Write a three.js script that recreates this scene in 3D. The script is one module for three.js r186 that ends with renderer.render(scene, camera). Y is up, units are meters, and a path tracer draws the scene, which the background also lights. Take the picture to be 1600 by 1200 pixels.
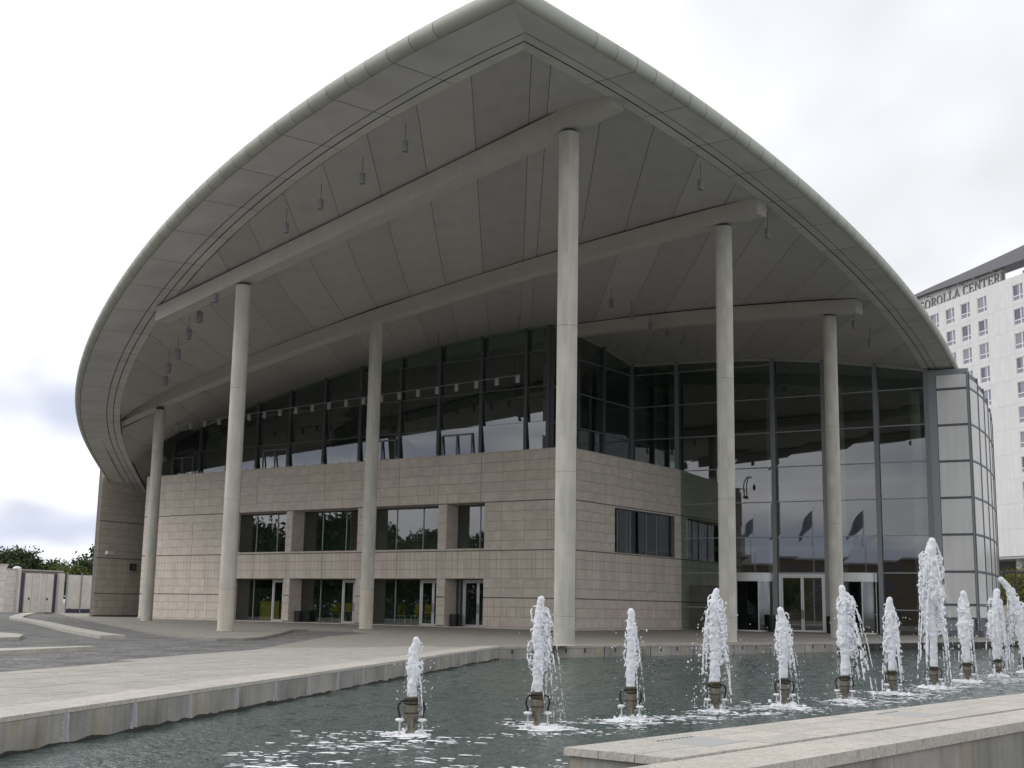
import * as THREE from 'three';
import { mergeGeometries } from 'three/addons/utils/BufferGeometryUtils.js';
import { TextGeometry } from 'three/addons/geometries/TextGeometry.js';
import { FontLoader } from 'three/addons/loaders/FontLoader.js';

const scene = new THREE.Scene();
// ---------------------------------------------------------------- camera
const camera = new THREE.PerspectiveCamera(33.4, 4 / 3, 0.1, 3000);
{
  const p = THREE.MathUtils.degToRad(9.93), r = THREE.MathUtils.degToRad(0.99);
  camera.position.set(0, 1.5, 0);
  camera.rotation.order = 'YXZ';
  camera.rotation.set(p, 0, r);
}
const renderer = new THREE.WebGLRenderer({ antialias: true });
renderer.setSize(1024, 768);
renderer.toneMapping = THREE.LinearToneMapping;
renderer.toneMappingExposure = 1.08;
renderer.shadowMap.enabled = true;

// ---------------------------------------------------------------- noise helpers
function rng(seed) { let a = seed >>> 0; return () => { a = (a + 0x6D2B79F5) | 0; let t = Math.imul(a ^ (a >>> 15), 1 | a); t = (t + Math.imul(t ^ (t >>> 7), 61 | t)) ^ t; return ((t ^ (t >>> 14)) >>> 0) / 4294967296; }; }
const hash = (x, y, s) => { let h = Math.imul(x, 374761393) + Math.imul(y, 668265263) + Math.imul(s, 974634777); h = Math.imul(h ^ (h >>> 13), 1274126177); return ((h ^ (h >>> 16)) >>> 0) / 4294967296; };
function vnoise(x, y, px, py, s) {
  const x0 = Math.floor(x), y0 = Math.floor(y), fx = x - x0, fy = y - y0;
  const ux = fx * fx * (3 - 2 * fx), uy = fy * fy * (3 - 2 * fy);
  const m = (v, p) => p ? ((v % p) + p) % p : v;
  const a = hash(m(x0, px), m(y0, py), s), b = hash(m(x0 + 1, px), m(y0, py), s), c = hash(m(x0, px), m(y0 + 1, py), s), d = hash(m(x0 + 1, px), m(y0 + 1, py), s);
  return (a + (b - a) * ux) * (1 - uy) + (c + (d - c) * ux) * uy;
}
function fbm(x, y, px, py, oct, s) { let v = 0, a = 0.5, n = 0; for (let i = 0; i < oct; i++) { v += a * vnoise(x, y, px, py, s + i); n += a; a *= 0.5; x *= 2; y *= 2; px *= 2; py *= 2; } return v / n; }
const clamp = (v, a = 0, b = 1) => Math.min(b, Math.max(a, v));
const sstep = (a, b, v) => { const t = clamp((v - a) / (b - a)); return t * t * (3 - 2 * t); };

// ---------------------------------------------------------------- sky (overcast with a few blue gaps low on the left)
{
  const W = 1024, H = 512, data = new Float32Array(W * H * 4);
  const sun = new THREE.Vector3(-0.72, 0.68, 0.08).normalize(), d = new THREE.Vector3();
  for (let j = 0; j < H; j++) for (let i = 0; i < W; i++) {
    const u = (i + 0.5) / W, v = (j + 0.5) / H, el = (v - 0.5) * Math.PI, az = (u - 0.5) * 2 * Math.PI;
    d.set(Math.cos(el) * Math.cos(az), Math.sin(el), Math.cos(el) * Math.sin(az));
    const y = Math.max(d.y, 0), k = 1 / (y + 0.12), cx = d.x * k, cz = d.z * k;
    const f = fbm(cx * 1.1 + 31, cz * 1.1 + 17, 0, 0, 6, 5), g = fbm(cx * 3.2 + 7, cz * 1.6 + 3, 0, 0, 5, 40), big = fbm(cx * 0.5 + 60, cz * 0.5 + 90, 0, 0, 3, 71);
    const up = sstep(0.02, 0.5, y);
    // cover grows with height: broken cloud near the horizon, a closed sheet above
    const cover = sstep(0.36, 0.60, f * 0.50 + g * 0.46 + up * 0.62);
    const lum = 0.82 + 0.36 * (big - 0.42) + 0.66 * (g - 0.44) * (1 - 0.3 * up);
    const glow = Math.exp(-Math.pow(Math.acos(clamp(d.dot(sun), -1, 1)) / 0.95, 2));
    const front = Math.exp(-Math.pow(Math.acos(clamp(d.x * -0.22 + d.y * 0.42 + d.z * -0.88, -1, 1)) / 0.30, 2));
    const L = lum + 0.44 * glow + 0.30 * front;
    const cloud = [L * 0.975, L * 0.985, L * 1.03], blue = [0.62, 0.67, 0.82];
    const o = (j * W + i) * 4;
    for (let c = 0; c < 3; c++) {
      let q = blue[c] * (1 - cover) + cloud[c] * cover;
      if (el < 0) q = q * (1 - sstep(0, 0.12, -el)) + 0.22 * sstep(0, 0.12, -el);
      data[o + c] = q;
    }
    data[o + 3] = 1;
  }
  const t = new THREE.DataTexture(data, W, H, THREE.RGBAFormat, THREE.FloatType);
  t.mapping = THREE.EquirectangularReflectionMapping; t.magFilter = THREE.LinearFilter; t.minFilter = THREE.LinearFilter; t.needsUpdate = true;
  scene.background = t; scene.environment = t;
}
const sunLight = new THREE.DirectionalLight(new THREE.Color(1, 0.96, 0.91), 0.65);
sunLight.position.set(-72, 68, 8 - 80); sunLight.target.position.set(0, 0, -80);
sunLight.castShadow = true; sunLight.shadow.radius = 40; sunLight.shadow.mapSize.set(2048, 2048);
Object.assign(sunLight.shadow.camera, { left: -140, right: 140, top: 120, bottom: -120, near: 1, far: 400 });
scene.add(sunLight, sunLight.target);

// ---------------------------------------------------------------- textures
function tex(w, h, fn, tile, srgb = true) {
  const a = new Uint8Array(w * h * 4);
  for (let j = 0; j < h; j++) for (let i = 0; i < w; i++) { const c = fn(i / w, j / h), o = (j * w + i) * 4; a[o] = clamp(c[0], 0, 255); a[o + 1] = clamp(c[1], 0, 255); a[o + 2] = clamp(c[2], 0, 255); a[o + 3] = 255; }
  const t = new THREE.DataTexture(a, w, h, THREE.RGBAFormat);
  t.wrapS = t.wrapT = THREE.RepeatWrapping; t.magFilter = THREE.LinearFilter; t.minFilter = THREE.LinearMipmapLinearFilter; t.generateMipmaps = true;
  if (srgb) t.colorSpace = THREE.SRGBColorSpace;
  t.repeat.set(1 / tile, 1 / tile); t.needsUpdate = true; return t;
}
const grain = (amp, base, tint, s, fx = 6, fy = 6) => (u, v) => {
  const n = fbm(u * fx, v * fy, fx, fy, 6, s) - 0.5, m = hash(Math.floor(u * 512), Math.floor(v * 512), s + 9) - 0.5;
  const k = 1 + amp * (n * 2 + m * 0.35); return [base * k * tint[0], base * k * tint[1], base * k * tint[2]];
};
const T = {
  stone: tex(512, 512, (u, v) => {
    const n = fbm(u * 5, v * 5, 5, 5, 6, 11) - 0.5, b = fbm(u * 3, v * 40, 3, 40, 4, 21) - 0.5, m = hash(Math.floor(u * 512), Math.floor(v * 512), 3) - 0.5, pit = fbm(u * 60, v * 60, 60, 60, 2, 77) > 0.72 ? -0.12 : 0;
    const k = 1 + 0.13 * n + 0.07 * b + 0.07 * m + pit * 0.5; return [190 * k, 181 * k, 170 * k];
  }, 2.6),
  streak: tex(512, 512, (u, v) => {
    const n = fbm(u * 5, v * 5, 5, 5, 6, 31) - 0.5, s = fbm(u * 46, v * 2, 46, 2, 4, 91), m = hash(Math.floor(u * 512), Math.floor(v * 512), 13) - 0.5;
    const dark = sstep(0.52, 0.72, s) * (0.5 + fbm(u * 12, v * 5, 12, 5, 3, 55)), pale = sstep(0.62, 0.78, fbm(u * 38 + 9, v * 2, 38, 2, 3, 141));
    const k = 1 + 0.13 * n + 0.07 * m - 0.10 * dark + 0.05 * pale; return [190 * k, 181 * k, 169 * k];
  }, 4),
  concrete: tex(512, 512, (u, v) => {
    const n = fbm(u * 4, v * 4, 4, 4, 6, 61) - 0.5, m = hash(Math.floor(u * 512), Math.floor(v * 512), 5) - 0.5, st = fbm(u * 18, v * 3, 18, 3, 4, 19) - 0.5;
    const k = 1 + 0.07 * n + 0.12 * m + 0.05 * st; return [186 * k, 184 * k, 180 * k];
  }, 5),
  column: tex(512, 512, (u, v) => {
    const n = fbm(u * 4, v * 4, 4, 4, 6, 161) - 0.5, st = fbm(u * 24, v * 2, 24, 2, 4, 119) - 0.5, m = hash(Math.floor(u * 512), Math.floor(v * 512), 7) - 0.5;
    const k = 1 + 0.16 * n + 0.14 * st + 0.06 * m; return [197 * k, 193 * k, 182 * k];
  }, 4),
  coat: tex(512, 512, grain(0.08, 186, [1, 1, 0.955], 201, 3, 3), 5),
  paving: tex(1024, 1024, (u, v) => { const n = fbm(u * 7, v * 7, 7, 7, 4, 221) - 0.5, f = fbm(u * 90, v * 90, 90, 90, 3, 231) - 0.5, m = hash(Math.floor(u * 512), Math.floor(v * 512), 233) - 0.5, sp = fbm(u * 26, v * 26, 26, 26, 3, 261) > 0.66 ? -0.07 : 0; const k = 1 + 0.10 * n + 0.26 * f + 0.16 * m + sp; return [190 * k, 186 * k, 178 * k]; }, 2.3),
  cobble: tex(1024, 1024, (u, v) => {
    const N = 40, y = v * N, r = Math.floor(y), x = u * N + (r & 1) * 0.5, c = Math.floor(x), fx = x - c, fy = y - r;
    const e = Math.min(fx, 1 - fx, fy, 1 - fy), h = hash(((c % N) + N) % N, r, 8), big = fbm(u * 6, v * 6, 6, 6, 4, 301);
    const k = (e < 0.1 ? 0.55 : 0.82 + 0.36 * h) * (0.72 + 0.56 * big); return [128 * k, 127 * k, 124 * k];
  }, 5),
  cobbleBump: tex(1024, 1024, (u, v) => { const N = 40, y = v * N, r = Math.floor(y), x = u * N + (r & 1) * 0.5, fx = x - Math.floor(x), fy = y - r, e = Math.min(fx, 1 - fx, fy, 1 - fy); const q = 255 * sstep(0, 0.28, e); return [q, q, q]; }, 5, false),
  poolwall: tex(1024, 512, (u, v) => {
    const n = fbm(u * 8, v * 8, 8, 8, 6, 401) - 0.5, drip = sstep(0.50, 0.68, fbm(u * 60, v * 2, 60, 2, 4, 421)), rust = sstep(0.60, 0.72, fbm(u * 26 + 4, v * 2, 26, 2, 3, 441)), m = hash(Math.floor(u * 1024), Math.floor(v * 512), 6) - 0.5;
    const k = 1 + 0.34 * n + 0.10 * m - 0.06 * drip; return [176 * k - 4 * rust, 173 * k - 9 * rust, 167 * k - 20 * rust];
  }, 6),
  white: tex(512, 512, (u, v) => { const n = fbm(u * 4, v * 4, 4, 4, 5, 501) - 0.5, b = fbm(u * 30, v * 3, 30, 3, 4, 521) - 0.5; const k = 1 + 0.07 * n + 0.07 * b; return [222 * k, 221 * k, 217 * k]; }, 9),
  ripple: tex(1024, 1024, (u, v) => { const q = 255 * (0.55 * fbm(u * 14, v * 22, 14, 22, 5, 601) + 0.45 * fbm(u * 40, v * 60, 40, 60, 3, 631)); return [q, q, q]; }, 3.2, false),
  rough: tex(512, 512, (u, v) => { const q = 255 * fbm(u * 20, v * 20, 20, 20, 5, 701); return [q, q, q]; }, 1.5, false),
  rough2: tex(256, 256, grain(0.4, 215, [1, 1, 1], 811, 8, 8), 1.1),
  green: tex(256, 256, grain(0.5, 128, [1, 1, 1], 801, 8, 8), 2),
};
const std = (o) => new THREE.MeshStandardMaterial({ roughness: 0.85, ...o });
const phy = (o) => new THREE.MeshPhysicalMaterial(o);
const C = (r, g, b) => new THREE.Color().setRGB(r, g, b);
const stoneTints = [[1.27, 1.27, 1.27], [1.24, 1.24, 1.235], [1.30, 1.295, 1.29], [1.26, 1.25, 1.23], [1.27, 1.275, 1.28]];
const M = {
  stone: stoneTints.map((t) => std({ map: T.stone, color: C(...t), bumpMap: T.rough, bumpScale: 0.004 })),
  streak: stoneTints.slice(0, 3).map((t) => std({ map: T.streak, color: C(...t), bumpMap: T.rough, bumpScale: 0.004 })),
  joint: std({ color: C(0.21, 0.19, 0.17) }),
  soffit: [[0.90, 0.895, 0.89], [0.85, 0.845, 0.84], [0.945, 0.94, 0.935]].map((t) => std({ map: T.concrete, color: C(...t), roughness: 0.9 })),
  beam: std({ map: T.concrete, color: C(0.98, 0.96, 0.925), roughness: 0.9 }),
  deck: std({ color: C(0.09, 0.09, 0.09) }),
  column: std({ map: T.column, color: C(0.86, 0.87, 0.87), roughness: 0.75 }),
  columnFoot: std({ map: T.column, color: C(0.98, 0.95, 0.89), roughness: 0.8 }),
  coat: std({ map: T.coat, color: C(0.76, 0.78, 0.73), roughness: 0.45, metalness: 0.0 }),
  band: std({ map: T.coat, color: C(1.06, 1.05, 1.13), roughness: 0.55 }),
  bandIn: std({ map: T.coat, color: C(1.1, 1.085, 1.13), roughness: 0.6 }),
  steel: std({ color: C(0.15, 0.16, 0.165), roughness: 0.45, metalness: 0.3 }),
  steelLight: std({ color: C(0.30, 0.32, 0.33), roughness: 0.4, metalness: 0.3 }),
  mullion: std({ color: C(0.24, 0.25, 0.26), roughness: 0.45, metalness: 0.2 }),
  alu: std({ color: C(0.62, 0.63, 0.62), roughness: 0.38, metalness: 0.35 }),
  lampGrey: std({ color: C(0.24, 0.24, 0.24), roughness: 0.5 }),
  railLamp: std({ color: C(0.42, 0.43, 0.43), roughness: 0.5 }),
  black: std({ color: C(0.018, 0.018, 0.02), roughness: 0.5 }),
  glass: phy({ color: C(0.56, 0.71, 0.64), transmission: 1, thickness: 0, roughness: 0.015, ior: 2.33 }),
  glassClear: phy({ color: C(0.62, 0.70, 0.67), transmission: 1, thickness: 0, roughness: 0.01, ior: 1.9 }),
  glassLow: phy({ color: C(0.55, 0.62, 0.58), transmission: 1, thickness: 0, roughness: 0.01, ior: 1.55 }),
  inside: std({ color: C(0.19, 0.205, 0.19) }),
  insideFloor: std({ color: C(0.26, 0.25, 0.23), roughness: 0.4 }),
  milk: std({ map: T.white, color: C(0.98, 1.0, 1.0), roughness: 0.22 }),
  panelFrame: std({ color: C(0.13, 0.135, 0.16), roughness: 0.45, metalness: 0.2 }),
  paving: [[0.74, 0.735, 0.73], [0.705, 0.70, 0.69], [0.775, 0.765, 0.75], [0.725, 0.71, 0.695], [0.75, 0.755, 0.76]].map((t) => std({ map: T.paving, color: C(...t), roughness: 0.8 })),
  plaza: std({ map: T.paving, color: C(0.56, 0.55, 0.525), roughness: 0.75 }),
  coping: [[0.92, 0.905, 0.88], [0.87, 0.86, 0.84], [0.96, 0.94, 0.915]].map((t) => std({ map: T.paving, color: C(...t), roughness: 0.75 })),
  poolwall: [[0.66, 0.66, 0.65], [0.60, 0.605, 0.60], [0.70, 0.69, 0.67]].map((t) => std({ map: T.poolwall, color: C(...t), roughness: 0.8, bumpMap: T.rough, bumpScale: 0.006 })),
  lime: std({ map: T.rough2, color: C(0.62, 0.625, 0.63), roughness: 0.9 }),
  algae: std({ map: T.green, color: C(0.10, 0.11, 0.075), roughness: 0.7 }),
  cobble: std({ map: T.cobble, bumpMap: T.cobbleBump, bumpScale: 0.015, roughness: 0.85 }),
  water: phy({ color: C(0.078, 0.106, 0.097), roughness: 0.05, ior: 1.33, bumpMap: T.ripple, bumpScale: 0.06 }),
  foam: std({ color: C(0.88, 0.89, 0.91), roughness: 0.4 }),
  jet: phy({ color: C(0.93, 0.94, 0.96), roughness: 0.6, ior: 1.33, transmission: 0.4, thickness: 0 }),
  bronze: std({ map: T.green, color: C(0.62, 0.56, 0.42), roughness: 0.42, metalness: 0.55 }),
  bronzeDark: std({ map: T.green, color: C(0.26, 0.22, 0.15), roughness: 0.5, metalness: 0.5 }),
  rubber: std({ color: C(0.012, 0.012, 0.015), roughness: 0.45 }),
  cap: std({ color: C(0.72, 0.72, 0.73), roughness: 0.3 }),
  hotel: std({ map: T.white, color: C(0.98, 0.98, 1.0), roughness: 0.7 }),
  hotelGlass: phy({ color: C(0.10, 0.10, 0.15), roughness: 0.12, ior: 1.6 }),
  hotelBlind: phy({ color: C(0.26, 0.265, 0.31), roughness: 0.2, ior: 1.5 }),
  hotelFrame: std({ color: C(0.75, 0.75, 0.76), roughness: 0.5 }),
  canopy: std({ color: C(0.17, 0.17, 0.185), roughness: 0.5 }),
  parapet: std({ color: C(0.62, 0.61, 0.59), roughness: 0.7 }),
  fascia: std({ color: C(0.40, 0.40, 0.39), roughness: 0.6 }),
  letter: std({ color: C(0.16, 0.16, 0.17), roughness: 0.5 }),
  leaf: [[0.075, 0.105, 0.030], [0.058, 0.082, 0.032], [0.110, 0.130, 0.032], [0.120, 0.122, 0.026]].map((t) => phy({ color: C(...t), roughness: 0.8, side: THREE.DoubleSide })),
  bark: std({ color: C(0.07, 0.055, 0.045) }),
  yellow: std({ color: C(0.50, 0.33, 0.03), roughness: 0.5 }),
  annex: std({ map: T.stone, color: C(1.30, 1.35, 1.42) }),
  cloth: std({ color: C(0.26, 0.28, 0.36), side: THREE.DoubleSide }),
  violet: std({ color: C(0.055, 0.052, 0.085), roughness: 0.5 }),
};

// ---------------------------------------------------------------- object helpers
const used = {};
function numbered(n) { const k = used[n] ?? 0; used[n] = k + 1; return k ? `${n}_${String(k).padStart(3, '0')}` : n; }
function tag(o, label, category, group, kind) { if (label) o.userData.label = label; if (category) o.userData.category = category; if (group) o.userData.group = group; if (kind) o.userData.kind = kind; return o; }
function thing(name, label, category, pos = [0, 0, 0], turn = 0, group) { const o = new THREE.Group(); o.name = numbered(name); o.position.set(...pos); o.rotation.y = turn; scene.add(o); return tag(o, label, category, group); }
function mesh(name, geo, mat, parent = scene) { const g = Array.isArray(geo) ? merge(geo) : geo; const m = new THREE.Mesh(g, mat); m.name = parent === scene ? numbered(name) : name; m.castShadow = m.receiveShadow = true; parent.add(m); return m; }
function structure(name, geo, mat) { const m = mesh(name, geo, mat); m.userData.kind = 'structure'; return m; }
function dup(o, label, group) { const c = o.clone(); c.name = numbered(o.name.replace(/_\d{3}$/, '')); c.userData = { ...o.userData, label: label ?? o.userData.label }; if (group) c.userData.group = group; scene.add(c); return c; }
function merge(list) { return list.length === 1 ? list[0] : mergeGeometries(list.map((g) => { const q = g.index ? g.toNonIndexed() : g; for (const k of Object.keys(q.attributes)) if (!['position', 'normal', 'uv'].includes(k)) q.deleteAttribute(k); if (!q.attributes.uv) q.setAttribute('uv', new THREE.BufferAttribute(new Float32Array(q.attributes.position.count * 2), 2)); return q; })); }
// soup of triangles / quads with uv in metres taken along the face
class Soup {
  constructor() { this.p = []; this.u = []; this.off = [0, 0]; }
  tri(a, b, c, ua, ub, uc) { this.p.push(...a, ...b, ...c); this.u.push(...ua, ...ub, ...uc); return this; }
  quad(a, b, c, d, lu, lv, o = this.off) { // a-b along u, b-c along v
    const u0 = o[0], v0 = o[1], w = lu ?? dist(a, b), h = lv ?? dist(b, c);
    this.tri(a, b, c, [u0, v0], [u0 + w, v0], [u0 + w, v0 + h]); this.tri(a, c, d, [u0, v0], [u0 + w, v0 + h], [u0, v0 + h]); return this;
  }
  geo(smooth) { const g = new THREE.BufferGeometry(); g.setAttribute('position', new THREE.Float32BufferAttribute(this.p, 3)); g.setAttribute('uv', new THREE.Float32BufferAttribute(this.u, 2)); g.computeVertexNormals(); return g; }
}
const dist = (a, b) => Math.hypot(a[0] - b[0], a[1] - b[1], a[2] - b[2]);
const add = (a, b) => [a[0] + b[0], a[1] + b[1], a[2] + b[2]], sc = (a, k) => [a[0] * k, a[1] * k, a[2] * k];
const cross = (a, b) => [a[1] * b[2] - a[2] * b[1], a[2] * b[0] - a[0] * b[2], a[0] * b[1] - a[1] * b[0]], dot3 = (a, b) => a[0] * b[0] + a[1] * b[1] + a[2] * b[2];
// box from a corner and three edge vectors; uv offset in metres
function slab(o, ex, ey, ez, off = [0, 0]) {
  if (dot3(cross(ex, ey), ez) < 0) { o = add(o, ex); ex = sc(ex, -1); }
  const s = new Soup(); s.off = off;
  const p = (i, j, k) => add(o, add(sc(ex, i), add(sc(ey, j), sc(ez, k))));
  s.quad(p(0, 0, 1), p(1, 0, 1), p(1, 1, 1), p(0, 1, 1)); s.quad(p(1, 0, 0), p(0, 0, 0), p(0, 1, 0), p(1, 1, 0));
  s.quad(p(1, 0, 1), p(1, 0, 0), p(1, 1, 0), p(1, 1, 1)); s.quad(p(0, 0, 0), p(0, 0, 1), p(0, 1, 1), p(0, 1, 0));
  s.quad(p(0, 1, 1), p(1, 1, 1), p(1, 1, 0), p(0, 1, 0)); s.quad(p(0, 0, 0), p(1, 0, 0), p(1, 0, 1), p(0, 0, 1));
  return s.geo();
}
const boxc = (w, h, d, x, y, z) => slab([x - w / 2, y - h / 2, z - d / 2], [w, 0, 0], [0, h, 0], [0, 0, d]);
const cyl = (r0, r1, h, x, y, z, n = 16) => { const g = new THREE.CylinderGeometry(r1, r0, h, n); g.translate(x, y + h / 2, z); return g; };
function tube(pts, r, n = 6, seg) { const c = new THREE.CatmullRomCurve3(pts.map((p) => new THREE.Vector3(...p))); return new THREE.TubeGeometry(c, seg ?? Math.max(2, pts.length * 4), r, n); }
function rod(a, b, r, n = 6) { return new THREE.TubeGeometry(new THREE.LineCurve3(new THREE.Vector3(...a), new THREE.Vector3(...b)), 1, r, n); }
// a wall frame: s along the wall, y up, d outward
function frame(o, to, outSign) { const L = Math.hypot(to[0] - o[0], to[1] - o[1]), e = [(to[0] - o[0]) / L, (to[1] - o[1]) / L]; let n = [-e[1], e[0]]; if (n[1] * outSign < 0) n = [-n[0], -n[1]]; const f = (s, y, d = 0) => [o[0] + e[0] * s + f.n[0] * d, y, o[1] + e[1] * s + f.n[1] * d]; f.e = e; f.n = n; f.L = L; f.o = o; f.E = [e[0], 0, e[1]]; f.N = [n[0], 0, n[1]];
  f.box = (s0, s1, y0, y1, d0, d1, off) => slab(f(s0, y0, d0), sc(f.E, s1 - s0), [0, y1 - y0, 0], sc(f.N, d1 - d0), off); return f; }
function lathe(profile, n = 20) { return new THREE.LatheGeometry(profile.map((p) => new THREE.Vector2(p[0], p[1])), n); }

// ---------------------------------------------------------------- the roof surface: a thin-plate sheet through the column heads and the two edge curves
const APEX = [0.25, -47.2];
const SIDE = { [-1]: { th: 43 * Math.PI / 180, R: 142, c: [-4.627e-09, 6.814e-07, -8.895e-06, -0.002348, -0.01683, 23.09], max: 96 }, [1]: { th: 38.75 * Math.PI / 180, R: 260, c: [0, -3.123e-07, 4.438e-05, -0.002847, 0.02796, 23.06], max: 84 } };
function edgeXZ(side, s, off) { const q = SIDE[side], th = q.th - s / q.R; return [APEX[0] + side * q.R * (Math.cos(th) - Math.cos(q.th)) + off * side * Math.cos(th), APEX[1] - q.R * (Math.sin(q.th) - Math.sin(th)) + off * Math.sin(th)]; }
function edgeH(side, s) { const q = SIDE[side]; s = clamp(s, 0, side > 0 ? 74 : 96); let v = 0; for (const c of q.c) v = v * s + c; return v; }
const COL = [[-28.85, -104.0, 18.17], [-15.52, -71.6, 20.63], [-9.31, -85.44, 21.65], [2.34, -54.0, 23.41], [11.17, -66.0, 22.91], [21.02, -83.0, 22.07]]; // x, z, roof height over the column
const dir2 = (p, q) => { const L = Math.hypot(q[0] - p[0], q[1] - p[1]); return [(q[0] - p[0]) / L, (q[1] - p[1]) / L]; };
const dA = dir2(COL[3], COL[1]), dB = dir2(COL[4], COL[0]), dC = [(dA[0] + dB[0]) / 2, (dA[1] + dB[1]) / 2];
// beams: a point, a direction, their reach before and behind it, and the height profile of their top along t
const BEAMS = [
  { at: COL[3], d: dA, t0: -2.75, t1: 34.0, y: (t) => 23.41 - 0.1108 * t },
  { at: COL[4], d: dB, t0: -2.4, t1: 63.6, y: (t) => 22.91 - 0.0182 * t - 0.00119 * t * t },
  { at: COL[5], d: dC, t0: -2.2, t1: 48, y: (t) => 22.07 + 0.105 * t - 0.00165 * t * t },
];
const DEPTH = 1.0;
const roofY = (() => {
  const pts = COL.map((c) => [...c]);
  for (let s = 0; s < 92; s += 6) pts.push([...edgeXZ(-1, s, 0), edgeH(-1, s)]);
  for (let s = 6; s < 112; s += 6) pts.push([...edgeXZ(1, s, 0), edgeH(1, s)]);
  for (const b of BEAMS) for (let t = b.t0 + 3.4; t < b.t1 - 3; t += 4.5) pts.push([b.at[0] + b.d[0] * t, b.at[1] + b.d[1] * t, b.y(t)]);
  for (const [t, y] of [[0, 23.5], [6.6, 23.3], [15.3, 22.45], [24.2, 21.5], [32.8, 20.0], [40.7, 18.3], [45, 17.1]]) pts.push([2.9 - 0.804 * t, -98.5 - 0.595 * t, y]); // heads of the upper glazing
  for (const [t, y] of [[0, 22.5], [5, 22.4], [10, 22.2], [15, 21.75], [20, 21.0], [24.6, 20.2]]) pts.push([10.4 + 0.86 * t, -109.3 + 0.51 * t, y]);    // heads of the entrance glazing
  pts.push([0, -125, 22.8], [0, -142, 21], [20, -124, 21.2]);
  const n = pts.length, N = n + 3, A = [], phi = (r2) => r2 > 0 ? 0.5 * r2 * Math.log(r2 + 1e-12) : 0;
  const X = pts.map((p) => [p[0] / 30, p[1] / 30]);
  for (let i = 0; i < N; i++) A.push(new Float64Array(N + 1));
  for (let i = 0; i < n; i++) { for (let j = 0; j < n; j++) A[i][j] = phi((X[i][0] - X[j][0]) ** 2 + (X[i][1] - X[j][1]) ** 2) + (i === j ? 0.004 : 0); A[i][n] = A[n][i] = 1; A[i][n + 1] = A[n + 1][i] = X[i][0]; A[i][n + 2] = A[n + 2][i] = X[i][1]; A[i][N] = pts[i][2]; }
  for (let i = 0; i < N; i++) { let p = i; for (let r = i; r < N; r++) if (Math.abs(A[r][i]) > Math.abs(A[p][i])) p = r; [A[i], A[p]] = [A[p], A[i]]; for (let r = 0; r < N; r++) if (r !== i) { const k = A[r][i] / A[i][i]; if (k) for (let c = i; c <= N; c++) A[r][c] -= k * A[i][c]; } }
  const w = A.map((r, i) => r[N] / r[i]);
  return (x, z) => { const a = x / 30, b = z / 30; let v = w[n] + w[n + 1] * a + w[n + 2] * b; for (let i = 0; i < n; i++) v += w[i] * phi((a - X[i][0]) ** 2 + (b - X[i][1]) ** 2); return v; };
})();

// ---------------------------------------------------------------- plan of the hall
const K = [4.16, -92.5];
const FL = frame(K, [-34.37, -121.0], 1);       // left stone front, s grows to the far left end
const FR = frame(K, [14.28, -107.0], 1);        // right stone front, s grows away
const FG = frame([10.4, -109.3], [31.8, -96.6], 1);   // tall entrance glazing
const GC = [2.9, -98.5];
const FU = frame(GC, [GC[0] + FL.e[0] * 48, GC[1] + FL.e[1] * 48], 1);   // upper glazing over the left front
const FV = frame(GC, [10.4, -109.3], 1); if (FV.n[0] < 0) { FV.n = [-FV.n[0], -FV.n[1]]; FV.N = sc(FV.N, -1); }
if (FR.n[0] < 0) { FR.n = [-FR.n[0], -FR.n[1]]; FR.N = sc(FR.N, -1); }
const TOP = 13.1, LEN_L = FL.L, LEN_R = 19.2;
const LEVELS = [1.85, 4.62, 7.44, 10.25, 13.05, 15.87, 18.68, 21.5];

// ---------------------------------------------------------------- ground, drive, paving, pool
{
  const g = new THREE.PlaneGeometry(1600, 1600); g.rotateX(-Math.PI / 2); g.translate(0, -1.35, -400);
  const uv = g.attributes.uv; for (let i = 0; i < uv.count; i++) uv.setXY(i, uv.getX(i) * 1600, uv.getY(i) * 1600);
  structure('ground', g, M.cobble);
}
function sheet(poly, y, depth, bevel = 0) { // polygon [[x,z],...] as a solid slab with its top at y
  const sh = new THREE.Shape(poly.map((p) => new THREE.Vector2(p[0], -p[1])));
  const g = new THREE.ExtrudeGeometry(sh, { depth, bevelEnabled: false, curveSegments: 8 }); g.rotateX(-Math.PI / 2); g.translate(0, y - depth, 0); return g;
}
// cobbled drive (its own raised sheet over the lower ground)
structure('cobbled_drive', sheet([[-6.95, -17], [-7.4, -25], [-5.5, -40], [-4, -60], [-4, -100], [-24, -140], [-60, -175], [-400, -175], [-400, 20], [-8.6, 20], [-7.9, -6]], -0.12, 0.6), M.cobble);
const PA = [-7.72, -10], PB = [-0.33, -51.67];             // left pool edge (inner face of the coping)
const FP = frame(PB, PA, 1);                               // s from the far corner towards the viewer
if (FP.n[0] > 0) { FP.n = [-FP.n[0], -FP.n[1]]; FP.N = sc(FP.N, -1); }   // outward = away from the water
const FQ = frame(PB, [33, -85.4], 1); if (FQ.n[1] > 0) { FQ.n = [-FQ.n[0], -FQ.n[1]]; FQ.N = sc(FQ.N, -1); } // far pool edge
const xy = (v) => [v[0], v[2]];
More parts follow.
